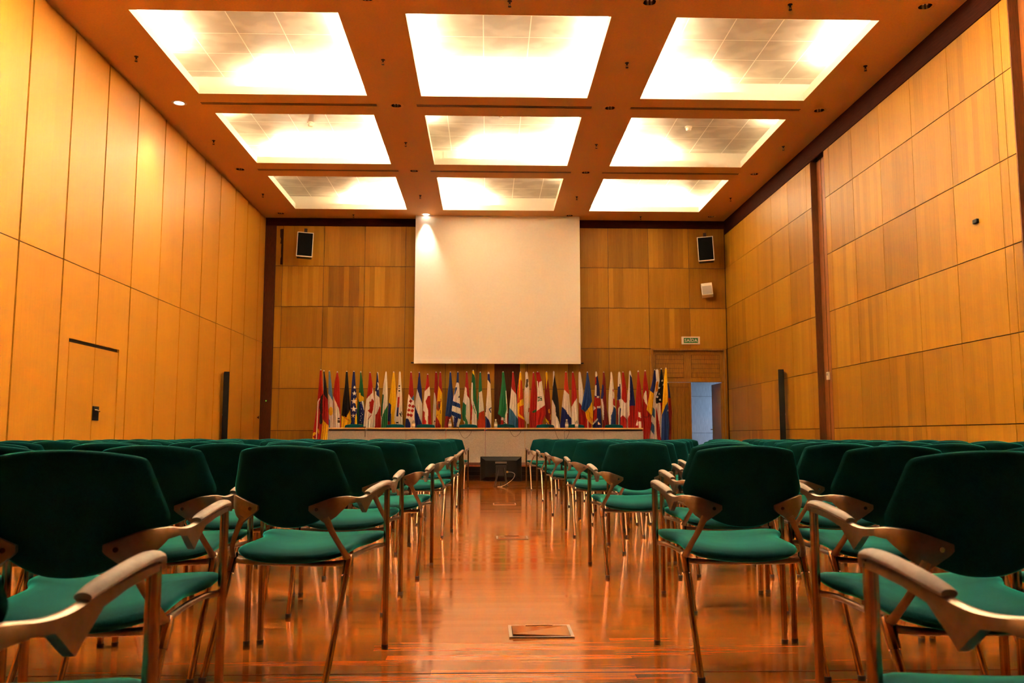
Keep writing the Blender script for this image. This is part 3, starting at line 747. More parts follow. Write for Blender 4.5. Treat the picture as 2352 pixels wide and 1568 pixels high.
# floor hatches in the aisle
for (x0, x1, y0, y1, lift, lab) in ((.10, .378, 3.81, 4.05, .009, 'framed wooden floor hatch nearest the viewer, its lid slightly raised'), (.085, .352, 7.40, 7.62, .004, 'metal edged floor hatch halfway along the aisle'), (.085, .375, 11.1, 11.36, .001, 'metal edged floor hatch close to the monitor')):
    t = thing('floor_hatch', lab, 'floor hatch', ((x0+x1)/2, (y0+y1)/2, 0), 0, 'floor hatches along the aisle')
    hx, hy = (x1-x0)/2, (y1-y0)/2; e = .014
    m = MB(); m.box(-hx, -hx+e, -hy, hy, 0, .006); m.box(hx-e, hx, -hy, hy, 0, .006); m.box(-hx+e, hx-e, -hy, -hy+e, 0, .006); m.box(-hx+e, hx-e, hy-e, hy, 0, .006); m.obj('rim', M['rim'], t)
    m = MB(); m.box(-hx+e, hx-e, -hy+e, hy-e, 0, .0015, 1)
    a = lift
    q = [(-hx+e+.002, -hy+e+.002, .006+a), (hx-e-.002, -hy+e+.002, .006+a*.15), (hx-e-.002, hy-e-.002, .006), (-hx+e+.002, hy-e-.002, .006)]
    m.quad(q); m.quad([(x, y, z-.004) for x, y, z in q][::-1])
    for i in range(4):
        p, r_ = q[i], q[(i+1) % 4]; m.quad([p, (p[0], p[1], p[2]-.004), (r_[0], r_[1], r_[2]-.004), r_])
    m.obj('lid', [M['floor'], M['black_gap']], t)
    m = MB(); m.box(-.06, .06, hy-e-.004, hy-e+.008, .0065, .009); m.obj('hinge', M['chrome'], t)

# ------------------------------------------------------------------ flags on poles behind the table
# every flag was measured on the photograph in small survey windows: (left, top, magnification)
WIN = {'A': (710, 845, 9.221), 'B': (820, 845, 10.45), 'C': (920, 845, 10.45), 'D': (1010, 845, 10.45), 'E': (1130, 845, 8.714), 'F': (1240, 845, 9.221), 'G': (1350, 845, 10.454), 'H': (1440, 845, 9.223)}
COL = dict(red='b81408', dred='8e0d08', org='d83a08', wht='f3e8da', blk='150f0b', yel='fbc800', gold='e08a00', lbl='5f93c8', nvy='15206e', blu='153f86', sky='3c78a6', grn='0b6a34', lgr='1f8048', dgr='5a4a3c', mar='b0400f')
def _pt(w, x, y, dy=0.):
    a, b, s = WIN[w]; px, py = a+x/s, b+y/s; k = (19.2+dy)/19.2
    return (px-1116)*.009546*k, .85+(1002.3+(px-700)*.006-py)*.00969*k     # metres in the flag's own plane, Y = 19.2 + dy
def inside(x, y, poly):
    c = False; j = len(poly)-1
    for i in range(len(poly)):
        xi, yi = poly[i]; xj, yj = poly[j]
        if (yi > y) != (yj > y) and x < (xj-xi)*(y-yi)/(yj-yi)+xi: c = not c
        j = i
    return c
def disc(x, y, r, ry=None, n=10):
    ry = ry or r; return [(x+r*math.cos(6.2832*i/n), y+ry*math.sin(6.2832*i/n)) for i in range(n)]
def star(x, y, r): return [(x+(r if i % 2 == 0 else r*.42)*math.sin(.6283*i), y-(r if i % 2 == 0 else r*.42)*math.cos(.6283*i)) for i in range(10)]
def dia(x, y, r): return [(x-r, y+8), (x-6, y-r), (x+r, y-8), (x+6, y+r)]
def R4(a, b, c, d): return [(a, c), (b, c), (b, d), (a, d)]
FLAGS = []
def F(w, label, edges, base, regs, down=True, dy=0., pole_front=False): FLAGS.append((w, label, edges, base, regs, down, dy, pole_front))
F('A', 'red flag with black eagle and gold fringe at the far left end', [(70, 200, 245), (300, 190, 265), (560, 175, 290), (800, 162, 292), (1100, 120, 290), (1350, 88, 260), (1500, 80, 250)], 'red',
  [('org', [(235, 70), (250, 100), (262, 300), (290, 560), (270, 560), (240, 300)]), ('blk', [(240, 620), (285, 560), (275, 760), (285, 960), (250, 1000), (228, 900), (215, 860)]), ('blk', [(225, 1000), (270, 960), (290, 1160), (250, 1200), (230, 1150)]), ('yel', [(60, 1380), (160, 1350), (160, 1400), (95, 1440), (110, 1480), (165, 1490), (165, 1530), (60, 1530)]), ('yel', [(190, 1280), (222, 1300), (218, 1390), (190, 1340)])], dy=-.12, pole_front=True)
F('A', 'black, red and gold flag second from the left end', [(85, 275, 295), (300, 278, 335), (560, 285, 372), (680, 288, 385), (900, 288, 405), (1200, 280, 415), (1530, 255, 392)], 'blk',
  [('red', [(280, 555), (378, 675), (430, 1240), (330, 1130), (270, 1060)]), ('yel', [(260, 1050), (330, 1140), (430, 1235), (440, 2300), (200, 2300)])])
F('A', 'pale blue and white flag with a gold sun, on the left', [(95, 385, 420), (370, 390, 455), (560, 390, 475), (700, 398, 490), (1000, 410, 510), (1230, 415, 520)], 'lbl',
  [('wht', [(385, 555), (420, 590), (490, 710), (530, 1300), (540, 2300), (455, 2300), (440, 1130), (400, 1000)]), ('yel', disc(455, 925, 46, 98))], dy=.10)
F('A', 'red over white flag with a small crest, fourth from the left', [(110, 560, 580), (300, 520, 620), (600, 495, 637), (900, 520, 655), (1230, 525, 670)], 'red',
  [('wht', [(490, 590), (560, 730), (620, 860), (650, 1000), (660, 2300), (500, 2300), (480, 700)]), ('blk', R4(610, 645, 1070, 1090)), ('dgr', R4(600, 650, 1110, 1160))])
F('A', 'black and yellow flag with a folded corner', [(105, 750, 790), (400, 735, 815), (700, 700, 845), (1000, 680, 875), (1140, 672, 890), (1230, 670, 862)], 'blk',
  [('yel', [(660, 1010), (790, 1050), (860, 900), (900, 1140), (900, 2300), (640, 2300)]), ('gold', [(690, 1020), (790, 1055), (885, 1140), (800, 1110)])], dy=.08)
F('A', 'dark blue flag with a row of white stars and yellow edge', [(105, 900, 940), (300, 885, 955), (600, 865, 985), (900, 860, 1000), (1150, 890, 1005), (1240, 850, 1010)], 'nvy',
  [('yel', [(985, 640), (1002, 900), (985, 830), (958, 700)]), ('yel', [(990, 960), (1012, 1100), (1020, 2300), (945, 2300), (965, 1080)]), ('wht', star(945, 430, 40)), ('wht', star(945, 560, 52)), ('wht', star(938, 720, 66)), ('wht', star(938, 885, 68)), ('wht', star(925, 1020, 46))], dy=-.04)
F('A', 'green flag with yellow lozenge and starry blue globe', [(110, 1055, 1075), (400, 1045, 1120), (600, 1028, 1140), (800, 1010, 1150), (1000, 1000, 1160), (1230, 1010, 1160)], 'grn',
  [('yel', [(1030, 550), (1070, 550), (1075, 590), (1150, 640), (1140, 715), (1050, 735), (1020, 640)]), ('nvy', [(1055, 740), (1115, 715), (1160, 870), (1150, 1190), (1040, 1190), (1050, 900)]), ('wht', [(1100, 720), (1135, 715), (1165, 890), (1148, 910)])]+[('wht', disc(a, b, 9)) for a, b in ((1085, 760), (1100, 885), (1105, 965), (1085, 1025), (1125, 1000), (1095, 1070), (1085, 1120), (1110, 1165))]+[('yel', R4(1040, 1110, 1190, 2300))], dy=.09)
F('B', 'red and white flag with a red maple leaf', [(145, 260, 300), (400, 245, 340), (600, 230, 368), (800, 200, 388), (1000, 178, 388), (1390, 148, 362)], 'wht',
  [('red', [(200, 100), (350, 100), (352, 500), (348, 620), (215, 760), (180, 500)]), ('red', [(280, 825), (320, 820), (345, 755), (390, 810), (375, 1000), (348, 1120), (300, 1085), (245, 1040), (298, 1000)]), ('red', [(348, 1130), (268, 1245), (256, 1236), (338, 1125)])], dy=-.03)
F('B', 'blue, white and red flag with a white star near the top', [(145, 445, 478), (400, 430, 492), (600, 408, 507), (800, 398, 522), (1000, 372, 548), (1390, 350, 578)], 'wht',
  [('nvy', [(430, 145), (465, 150), (495, 400), (512, 560), (530, 740), (450, 670), (445, 580), (400, 580), (420, 400)]), ('wht', [(460, 380), (480, 370), (497, 430), (492, 540), (460, 555), (485, 470)]), ('red', [(525, 930), (580, 1000), (600, 2300), (410, 2300), (430, 1150), (490, 1060)])], dy=.08)
F('B', 'cream and green flag below the screen left edge', [(135, 650, 680), (400, 610, 700), (640, 590, 712), (900, 570, 716), (1100, 556, 722), (1390, 572, 722)], 'wht',
  [('grn', [(560, 640), (620, 670), (600, 980), (582, 1210), (540, 1100)]), ('lgr', [(716, 915), (740, 1000), (740, 2300), (540, 2300), (585, 1210), (640, 1060)])], dy=-.05)
F('B', 'bright yellow flag with a blue and red corner', [(135, 830, 865), (400, 795, 895), (640, 770, 910), (900, 740, 925), (1100, 728, 930), (1390, 720, 930)], 'yel',
  [('nvy', [(745, 845), (805, 910), (800, 2300), (700, 2300), (725, 950)]), ('red', R4(715, 790, 1290, 2300))], dy=.10)
F('B', 'white flag with black bars and red and blue disc', [(135, 975, 1015), (400, 965, 1035), (640, 935, 1055), (900, 915, 1066), (1100, 890, 1070), (1270, 880, 1076), (1390, 930, 1080)], 'wht',
  [('blk', R4(972, 1010, 440, 470)), ('blk', R4(972, 1012, 502, 533)), ('blk', R4(970, 1014, 560, 595)), ('red', [(960, 720), (1001, 730), (990, 970), (948, 965)]), ('nvy', [(948, 965), (990, 970), (976, 1170), (934, 1170)]), ('blk', [(998, 1110), (1020, 1090), (1060, 1175), (1050, 1195)]), ('blk', [(1035, 1060), (1050, 1060), (1072, 1135), (1058, 1140)]), ('blk', R4(925, 980, 1308, 1342))], dy=-.04)
F('C', 'red and white chequered flag with blue foot', [(140, 200, 240), (400, 185, 270), (640, 170, 290), (800, 150, 303), (1000, 135, 322), (1200, 115, 318), (1390, 100, 332)], 'wht',
  [('red', [(100, 100), (300, 100), (295, 680), (247, 765), (160, 640)])]+[('red', dia(a, b, 44)) for a, b in ((225, 820), (200, 925), (283, 945), (185, 1030), (265, 1045), (170, 1140), (240, 1155))]+[('sky', [(245, 760), (292, 680), (306, 780), (288, 812)]), ('nvy', [(90, 1215), (180, 1240), (225, 1350), (235, 2300), (60, 2300)])])
F('C', 'navy, white and navy flag left of the wavy red flag', [(145, 400, 435), (400, 385, 460), (540, 370, 482), (850, 330, 497), (1000, 320, 502), (1390, 300, 502)], 'wht',
  [('nvy', [(370, 100), (460, 100), (500, 880), (450, 750), (390, 570), (360, 500)]), ('nvy', [(310, 870), (370, 1040), (430, 1180), (505, 1375), (505, 2300), (250, 2300)]), ('red', [(395, 150), (415, 150), (410, 240), (395, 260)])], dy=.09)
F('C', 'white flag with a broad red cross in folds', [(190, 605, 638), (400, 585, 662), (600, 550, 682), (900, 525, 698), (1100, 515, 708), (1390, 500, 732)], 'wht',
  [('red', [(540, 150), (690, 150), (672, 465), (620, 530), (555, 590)]), ('red', [(640, 700), (695, 685), (760, 1000), (760, 2300), (660, 2300), (645, 1040), (610, 930), (578, 825)]), ('red', [(490, 1010), (565, 1080), (570, 1230), (605, 1300), (600, 2300), (470, 2300)])], dy=-.04)
F('C', 'narrow red and white flag touching the yellow crested one', [(145, 800, 850), (400, 790, 870), (640, 780, 868), (900, 765, 852), (1200, 755, 832), (1390, 750, 822)], 'red',
  [('wht', [(770, 595), (805, 640), (838, 830), (836, 2300), (720, 2300), (750, 800)]), ('blk', R4(790, 820, 1280, 1310))], dy=.09)
F('C', 'red and yellow flag with an ornate crest', [(145, 905, 945), (400, 890, 965), (640, 865, 976), (900, 850, 976), (1390, 815, 970)], 'yel',
  [('red', [(870, 100), (970, 100), (985, 650), (930, 540), (880, 450)]), ('mar', [(870, 830), (940, 830), (930, 1000), (880, 1060), (840, 1000)]), ('dgr', disc(905, 930, 20, 60)), ('mar', R4(940, 952, 760, 850)), ('mar', [(850, 1160), (870, 1130), (880, 1150), (860, 1180)]), ('dgr', R4(930, 945, 1040, 1120)), ('red', [(830, 1170), (890, 1260), (950, 1390), (945, 2300), (780, 2300)])], dy=-.03)
F('C', 'plain deep blue flag with red showing beneath', [(140, 1150, 1185), (400, 1135, 1212), (640, 1105, 1235), (900, 1080, 1240), (1170, 1055, 1200), (1205, 1060, 1180), (1390, 1035, 1132)], 'blu',
  [('nvy', [(1175, 130), (1200, 130), (1245, 640), (1250, 900), (1225, 1000), (1205, 600)]), ('red', [(1000, 1190), (1060, 1180), (1190, 1195), (1160, 2300), (900, 2300)])], dy=.10)
F('D', 'blue and white striped flag', [(140, 390, 427), (380, 375, 432), (520, 345, 447), (700, 312, 452), (900, 280, 468), (1100, 258, 488), (1250, 290, 490), (1390, 320, 442)], 'wht',
  [('blu', [(370, 130), (430, 130), (435, 395), (370, 380)]), ('blu', [(350, 490), (397, 508), (345, 665), (320, 700)]), ('nvy', [(446, 690), (460, 740), (420, 740)]), ('blu', [(270, 812), (470, 888), (480, 995), (262, 920)]), ('blu', [(240, 1045), (500, 1140), (500, 1260), (340, 1195), (240, 1130)]), ('nvy', [(325, 1195), (430, 1230), (385, 1380), (380, 2300), (300, 2300)])], dy=-.06)
F('D', 'red, white and green flag with the green to the left', [(140, 600, 640), (400, 590, 662), (640, 565, 682), (850, 535, 698), (1100, 510, 706), (1250, 530, 706), (1390, 590, 700)], 'wht',
  [('red', [(570, 100), (660, 100), (685, 500), (705, 830), (680, 750), (632, 690), (620, 520), (580, 480)]), ('lgr', [(500, 830), (540, 850), (611, 910), (606, 1200), (660, 1330), (650, 2300), (560, 2300), (590, 1310), (480, 1240)])], dy=.02)
F('D', 'green, white and red flag with a yellow ribbon at its top', [(105, 755, 797), (300, 745, 827), (600, 730, 847), (900, 725, 862), (1100, 720, 867), (1390, 720, 872)], 'grn',
  [('yel', [(750, 80), (800, 100), (825, 230), (832, 310), (805, 210), (770, 175), (752, 150)]), ('wht', [(730, 380), (770, 380), (780, 800), (862, 1080), (890, 1300), (890, 2300), (745, 2300), (740, 900), (715, 700)]), ('red', [(700, 720), (728, 720), (745, 900), (766, 960), (748, 1290), (700, 1290)]), ('gold', R4(700, 745, 1280, 2300)), ('lgr', [(772, 850), (800, 960), (850, 1120), (840, 1130), (790, 1000)])], dy=-.05)
F('D', 'green, white and orange flag', [(145, 930, 966), (400, 915, 982), (640, 905, 997), (900, 880, 1027), (1200, 870, 1057), (1260, 890, 1066), (1390, 890, 1082)], 'lgr',
  [('wht', [(990, 585), (1030, 880), (1045, 1045), (920, 1105), (920, 620)]), ('org', [(1060, 1035), (920, 1110), (912, 1250), (850, 1400), (850, 2300), (1140, 2300), (1090, 1200)])], dy=.05)
F('D', 'white flag with blue bands and a blue outlined star', [(150, 1125, 1170), (400, 1125, 1196), (640, 1115, 1207), (900, 1095, 1222), (1100, 1075, 1222), (1390, 1075, 1218)], 'wht',
  [('nvy', [(1120, 185), (1180, 185), (1200, 425), (1140, 335), (1120, 320)]), ('nvy', [(1060, 1170), (1090, 1185), (1160, 1270), (1205, 1390), (1205, 2300), (1040, 2300)]), ('nvy', [(1155, 1010), (1225, 970), (1225, 995), (1180, 1020), (1216, 1085), (1206, 1115)]), ('nvy', [(1065, 960), (1097, 940), (1092, 1080), (1060, 1080)])], dy=-.03)
F('E', 'green flag with a white and red edge before the dark pilaster', [(118, 185, 225), (300, 180, 247), (500, 160, 272), (700, 132, 288), (860, 120, 298), (940, 102, 302), (1000, 170, 304), (1160, 160, 312)], 'lgr',
  [('wht', [(256, 490), (280, 490), (300, 830), (312, 1130), (225, 1130), (245, 990), (276, 860)]), ('wht', [(165, 1010), (218, 1020), (212, 1080), (160, 1080)]), ('red', [(286, 935), (320, 935), (330, 2000), (290, 2000)]), ('red', [(150, 1070), (212, 1060), (216, 1160), (216, 2000), (140, 2000)])])
F('E', 'red, white and sky blue flag', [(120, 390, 417), (300, 380, 442), (500, 365, 467), (700, 345, 487), (900, 325, 502), (1160, 310, 507)], 'wht',
  [('red', [(360, 100), (440, 100), (475, 560), (440, 520), (378, 445), (365, 350)]), ('sky', [(310, 810), (340, 830), (400, 885), (440, 960), (510, 1045), (520, 2000), (280, 2000)])], dy=.09)
F('E', 'red flag crossed by yellow rays', [(120, 540, 572), (300, 515, 587), (500, 490, 602), (700, 490, 612), (900, 500, 622), (1160, 510, 642)], 'org',
  [('yel', [(540, 90), (580, 90), (580, 290), (552, 260), (542, 600), (520, 705), (525, 350)]), ('yel', [(490, 745), (535, 715), (540, 680), (620, 640), (620, 768), (535, 800), (526, 940), (650, 1045), (650, 1075), (505, 985)]), ('red', [(505, 1000), (640, 1080), (660, 2000), (480, 2000)])], dy=-.03)
F('E', 'plain white flag with a small grey cross emblem', [(120, 655, 700), (300, 655, 722), (500, 630, 737), (800, 625, 738), (950, 628, 726), (1060, 640, 722), (1140, 690, 722)], 'wht',
  [('dgr', [(668, 262), (710, 250), (717, 300), (702, 340), (712, 390), (682, 432), (655, 410), (665, 330)]), ('red', [(718, 830), (745, 820), (745, 905), (716, 910)])], False, .08)
F('E', 'deep red flag with a green star', [(130, 805, 832), (300, 790, 852), (500, 770, 888), (800, 745, 902), (1000, 735, 882), (1160, 740, 872)], 'red', [('grn', [(782, 905), (868, 850), (875, 912), (800, 922)])], dy=.02)
F('E', 'white and red flag with green script strokes', [(120, 865, 940), (300, 885, 987), (500, 900, 1012), (750, 885, 1047), (950, 880, 1067), (1080, 862, 1010), (1160, 860, 1000)], 'wht',
  [('red', [(850, 100), (960, 100), (990, 290), (930, 320), (915, 450), (903, 300), (880, 290)])]+[('grn', [(900, 612+k*34), (990, 606+k*30), (988, 624+k*30), (902, 630+k*34)]) for k in range(3)]+[('red', [(860, 895), (880, 890), (1055, 765), (1090, 960), (1020, 1060), (1030, 2000), (830, 2000)])], dy=-.06)
F('E', 'red flag with a gold crest and gold edges', [(120, 1065, 1102), (300, 1060, 1117), (500, 1045, 1142), (800, 1045, 1167), (1000, 1055, 1172), (1160, 1080, 1177)], 'dred',
  [('yel', [(1060, 100), (1107, 115), (1110, 240), (1092, 330), (1078, 470), (1070, 300)]), ('gold', [(1108, 860), (1142, 850), (1148, 925), (1114, 925)]), ('yel', [(1040, 1030), (1060, 1030), (1132, 1110), (1130, 1160), (1060, 1085)]), ('gold', R4(1150, 1168, 960, 1060))], dy=.07)
F('F', 'black and white flag', [(120, 270, 302), (300, 270, 322), (500, 260, 358), (700, 245, 382), (900, 240, 397), (1230, 230, 412)], 'blk',
  [('wht', [(260, 100), (305, 115), (302, 190), (285, 280), (266, 430), (250, 400)]), ('wht', [(230, 695), (252, 705), (300, 810), (320, 880), (325, 1030), (370, 1110), (412, 1235), (420, 2300), (200, 2300)])])
F('F', 'red, white and navy flag behind a water bottle', [(130, 525, 567), (300, 515, 582), (500, 505, 607), (700, 475, 622), (900, 450, 642), (1100, 430, 657), (1230, 415, 662)], 'wht',
  [('org', [(500, 100), (590, 100), (615, 600), (560, 550), (505, 495)]), ('nvy', [(430, 840), (455, 848), (545, 940), (570, 1000), (662, 1100), (680, 2300), (360, 2300)])], dy=.08)
F('F', 'red over white flag beside the navy footed flag', [(135, 675, 712), (300, 670, 742), (500, 665, 767), (700, 662, 782), (1000, 660, 802), (1230, 660, 812)], 'wht', [('red', [(640, 100), (750, 100), (790, 660), (715, 760), (662, 855), (630, 860)])], dy=-.03)
F('F', 'white over red flag partly behind the blue and yellow one', [(135, 820, 862), (300, 815, 887), (500, 815, 912), (700, 820, 927), (900, 820, 962), (1100, 815, 1052), (1230, 820, 1082)], 'wht', [('red', [(790, 755), (822, 760), (870, 830), (900, 930), (970, 970), (1120, 1240), (1120, 2300), (780, 2300)])], dy=.10)
F('F', 'blue and yellow flag with a pointed hem', [(135, 995, 1022), (300, 980, 1047), (500, 945, 1077), (700, 905, 1097), (900, 865, 1112), (970, 955, 1116), (1100, 980, 1116), (1220, 1075, 1112)], 'blu', [('yel', [(1100, 740), (1130, 740), (1130, 1300), (1040, 1300), (960, 1060), (955, 970), (1040, 860)]), ('gold', [(1050, 1060), (1112, 1110), (1100, 1220), (1075, 1150)])], False, -.06)
F('G', 'red, white and blue crossed flag', [(150, 185, 225), (300, 180, 252), (500, 175, 282), (700, 165, 292), (900, 140, 303), (1100, 125, 318), (1390, 105, 333)], 'nvy',
  [('wht', [(170, 130), (235, 140), (228, 240), (190, 270)]), ('red', [(175, 270), (207, 255), (205, 400), (180, 480)]), ('wht', [(160, 480), (207, 450), (207, 720), (150, 700)]), ('red', [(140, 720), (215, 760), (275, 770), (320, 800), (310, 955), (215, 960), (215, 1250), (90, 1360), (110, 1080)]), ('wht', R4(207, 272, 720, 765)), ('wht', [(210, 962), (305, 948), (305, 1000), (213, 1010)]), ('wht', [(125, 945), (188, 1005), (120, 1070)]), ('wht', [(213, 1240), (242, 1265), (115, 1400), (80, 1400)]), ('wht', [(225, 1310), (250, 1340), (300, 1390), (225, 1390)])], dy=.03)
F('G', 'red flag with a dark blue and white left edge', [(155, 370, 407), (300, 365, 427), (500, 345, 438), (750, 315, 443), (1000, 330, 452), (1390, 350, 502)], 'dred', [('nvy', [(350, 440), (385, 470), (380, 720), (345, 800), (300, 780)]), ('wht', [(310, 790), (350, 790), (381, 960), (376, 1290), (355, 1290), (320, 1000)])], dy=.10)
F('G', 'white and blue flag with a red shield at its fold', [(160, 555, 592), (300, 550, 612), (500, 525, 628), (700, 505, 643), (900, 495, 662), (1100, 490, 678), (1390, 510, 672)], 'wht',
  [('red', [(620, 545), (655, 850), (665, 970), (605, 930), (600, 570)]), ('wht', [(605, 600), (640, 650), (632, 800), (605, 760)]), ('blu', [(615, 960), (680, 1030), (700, 2300), (505, 2300), (555, 1180), (600, 1060)])], dy=-.02)
F('G', 'white, blue and red slim flag', [(155, 745, 792), (300, 735, 807), (500, 730, 828), (700, 715, 828), (900, 700, 812), (1100, 690, 803), (1390, 690, 792)], 'wht',
  [('nvy', [(720, 490), (765, 490), (770, 420), (787, 450), (796, 780), (710, 825)]), ('red', [(690, 820), (755, 810), (766, 960), (722, 1020), (720, 2300), (640, 2300)]), ('nvy', [(765, 1000), (805, 1020), (800, 2300), (745, 2300), (755, 1100)])], dy=.09)
F('G', 'red flag with a bold white cross', [(155, 835, 882), (300, 835, 907), (500, 830, 937), (750, 815, 947), (1000, 800, 943), (1200, 785, 937), (1390, 780, 937)], 'red', [('wht', [(800, 775), (818, 790), (892, 885), (960, 865), (950, 1280), (900, 1240), (840, 1172), (775, 1230), (790, 950)])], dy=-.03)
F('G', 'white flag with a blue wedge over red', [(135, 1010, 1052), (300, 1000, 1077), (500, 985, 1102), (700, 955, 1118), (900, 935, 1143), (1200, 935, 1143), (1390, 930, 1143)], 'wht', [('nvy', [(1022, 195), (1070, 280), (1160, 952), (1000, 962), (1015, 600)]), ('red', [(1000, 960), (1165, 945), (1170, 2300), (950, 2300), (955, 1260), (995, 1180)])], dy=.04)
F('G', 'red flag with a white disc low in its folds', [(130, 1222, 1243), (300, 1205, 1262), (500, 1190, 1292), (700, 1170, 1308), (1000, 1150, 1323), (1390, 1125, 1328)], 'red', [('wht', [(1210, 1100), (1265, 1110), (1282, 1240), (1208, 1222)]), ('wht', R4(1212, 1282, 1330, 1500)), ('wht', [(1190, 1280), (1202, 1420), (1145, 1420)])], dy=-.05)
F('H', 'red flag with a white crescent at the table end', [(105, 395, 417), (300, 365, 447), (500, 355, 472), (800, 340, 487), (1050, 330, 503), (1200, 345, 523), (1510, 345, 472)], 'red', [('wht', [(415, 515), (426, 650), (437, 845), (380, 765), (357, 670), (370, 580)]), ('dred', [(340, 1050), (420, 1065), (500, 1000), (480, 1060), (400, 1110)])], dy=.05)
F('H', 'dark blue and yellow flag right of the table', [(90, 598, 627), (300, 565, 642), (520, 510, 602), (700, 470, 572), (930, 425, 552), (1030, 515, 537)], 'yel', [('nvy', [(580, 70), (650, 120), (650, 300), (577, 585), (500, 520), (550, 300)])], False, -.20)
F('H', 'white flag with a sun and pale blue stripes', [(85, 635, 692), (300, 625, 712), (500, 605, 712), (750, 570, 662), (1000, 540, 642), (1300, 495, 642), (1520, 475, 652)], 'wht', [('gold', [(640, 340), (682, 340), (672, 540), (615, 552), (610, 450)]), ('sky', [(545, 875), (560, 880), (607, 935), (602, 1115), (530, 1030)]), ('sky', [(510, 1185), (530, 1190), (582, 1275), (576, 1460), (480, 1325)])], dy=.12)
F('H', 'dark flag with white stars over red and white stripes', [(70, 740, 767), (300, 715, 802), (500, 680, 802), (720, 612, 778), (790, 630, 772), (900, 620, 762), (1200, 610, 747), (1530, 640, 732)], 'blk',
  [('wht', star(a, b, 30)) for a, b in ((768, 315), (785, 400), (693, 468), (695, 592), (655, 660), (710, 715))]+[('wht', [(610, 795), (790, 770), (780, 1000), (760, 2300), (590, 2300)]), ('red', [(710, 785), (790, 765), (775, 1000), (742, 1070)]), ('red', [(600, 850), (622, 850), (670, 1120), (720, 1530), (725, 2300), (655, 2300), (590, 1200)])], dy=-.03)
F('H', 'yellow over blue flag near the doorway', [(55, 840, 872), (300, 805, 882), (500, 790, 887), (750, 770, 892), (1000, 750, 897), (1300, 735, 907), (1520, 725, 892)], 'yel', [('blu', [(872, 755), (910, 950), (920, 2300), (700, 2300), (735, 1200), (752, 1025), (800, 900)]), ('wht', star(876, 938, 26))], dy=-.15)
F('H', 'blue over red flag nearest the doorway', [(360, 875, 902), (500, 880, 927), (700, 885, 947), (980, 890, 967), (1200, 900, 947), (1420, 890, 947), (1520, 880, 932)], 'red', [('nvy', [(860, 350), (915, 365), (945, 680), (870, 682)])], dy=.10)

CM = {}
def cloth(key):
    if key not in CM:
        t = NT('flag_cloth_'+key); c = lin(COL[key]); p = t.pos()
        f = t.noise(t.comb(p[0], p[1], p[2]), 30., 3)
        t.l(t.ramp(f, [(.3, tuple(v*.9 for v in c[:3])+(1,)), (.7, c)]), t.b.inputs['Base Color']); t.set(Roughness=.65, Sheen_Weight=.15, Specular_IOR_Level=.25); CM[key] = t.m
    return CM[key]
GZ = .302
fr = random.Random(11)
for (w, label, edges, base, regs, down, dy, pole_front) in FLAGS:
    a, b, s = WIN[w]; edges = list(edges)
    if down:
        y1 = (1045-b)*s; l, r = edges[-1][1:]; mid = (l+r)/2
        if edges[-1][0] < y1-30: edges.append((y1, mid-(mid-l)*.95, mid+(r-mid)*.95))
    NV, NU = 120, 64
    y0, y1 = edges[0][0], edges[-1][0]
    tx, tz = _pt(w, (edges[0][1]+edges[0][2])/2, y0, dy)
    t = thing('flag', 'standing '+label, 'flag', (tx, 19.2+dy, GZ), 0, 'national flags on poles behind the table')
    ph, kf = fr.uniform(0, 6.28), fr.choice((2, 3, 3))
    m = MB(); keys = [base]
    for iv in range(NV+1):
        y = y0+(y1-y0)*iv/NV
        for k in range(len(edges)-1):
            if edges[k][0] <= y <= edges[k+1][0]+1e-6:
                q = (y-edges[k][0])/(edges[k+1][0]-edges[k][0]); l = edges[k][1]+q*(edges[k+1][1]-edges[k][1]); r = edges[k][2]+q*(edges[k+1][2]-edges[k][2]); break
        xl, z = _pt(w, l, y, dy); xr, _ = _pt(w, r, y, dy); hw = (xr-xl)/2; cx = (xl+xr)/2
        d = min(.055, .012+hw*.35); v = iv/NV
        for iu in range(NU):
            th = 2*math.pi*iu/NU; ux = math.cos(th)
            fold = (.004+.020*v)*math.sin(kf*math.pi*(ux*1.05+.25*math.sin(v*3+ph))+ph)
            m.v.append((cx+hw*ux-tx, -d*math.sin(th)*(1+.0)+fold*math.sin(th)-.0, z-GZ))
    for iv in range(NV):
        y = y0+(y1-y0)*(iv+.5)/NV
        for k in range(len(edges)-1):
            if edges[k][0] <= y <= edges[k+1][0]+1e-6:
                q = (y-edges[k][0])/(edges[k+1][0]-edges[k][0]); l = edges[k][1]+q*(edges[k+1][1]-edges[k][1]); r = edges[k][2]+q*(edges[k+1][2]-edges[k][2]); break
        for iu in range(NU):
            x = (l+r)/2+(r-l)/2*math.cos(2*math.pi*(iu+.5)/NU)
            key = base
            for kk, poly in regs:
                if inside(x, y, poly): key = kk
            if key not in keys: keys.append(key)
            m.f.append((iv*NU+iu, iv*NU+(iu+1) % NU, (iv+1)*NU+(iu+1) % NU, (iv+1)*NU+iu)); m.fm.append(keys.index(key))
    m.f.append(tuple(range(NU))); m.fm.append(0); m.f.append(tuple(NV*NU+j for j in range(NU))); m.fm.append(0)
    m.obj('flag_cloth', [cloth(k) for k in keys], t, True)
    m = MB()
    if pole_front: m.tube([(-.045, -.13, 0), (-.025, -.10, 1.30), (0, 0, 1.40)], .011, 8)
    else: m.tube([(0, 0, 0), (0, 0, tz-GZ-.03)], .011, 8)
    m.obj('pole', M['pole'], t, True)
    m = MB(); m.lathe([(.0, tz-GZ-.03), (.012, tz-GZ-.02), (.016, tz-GZ), (.010, tz-GZ+.016), (0, tz-GZ+.022)], n=10); m.obj('finial', M['pole'], t, True)
    m = MB(); m.lathe([(.055, 0), (.055, .012), (.02, .03), (.015, .06)], n=16); m.obj('base', M['brass'], t, True)


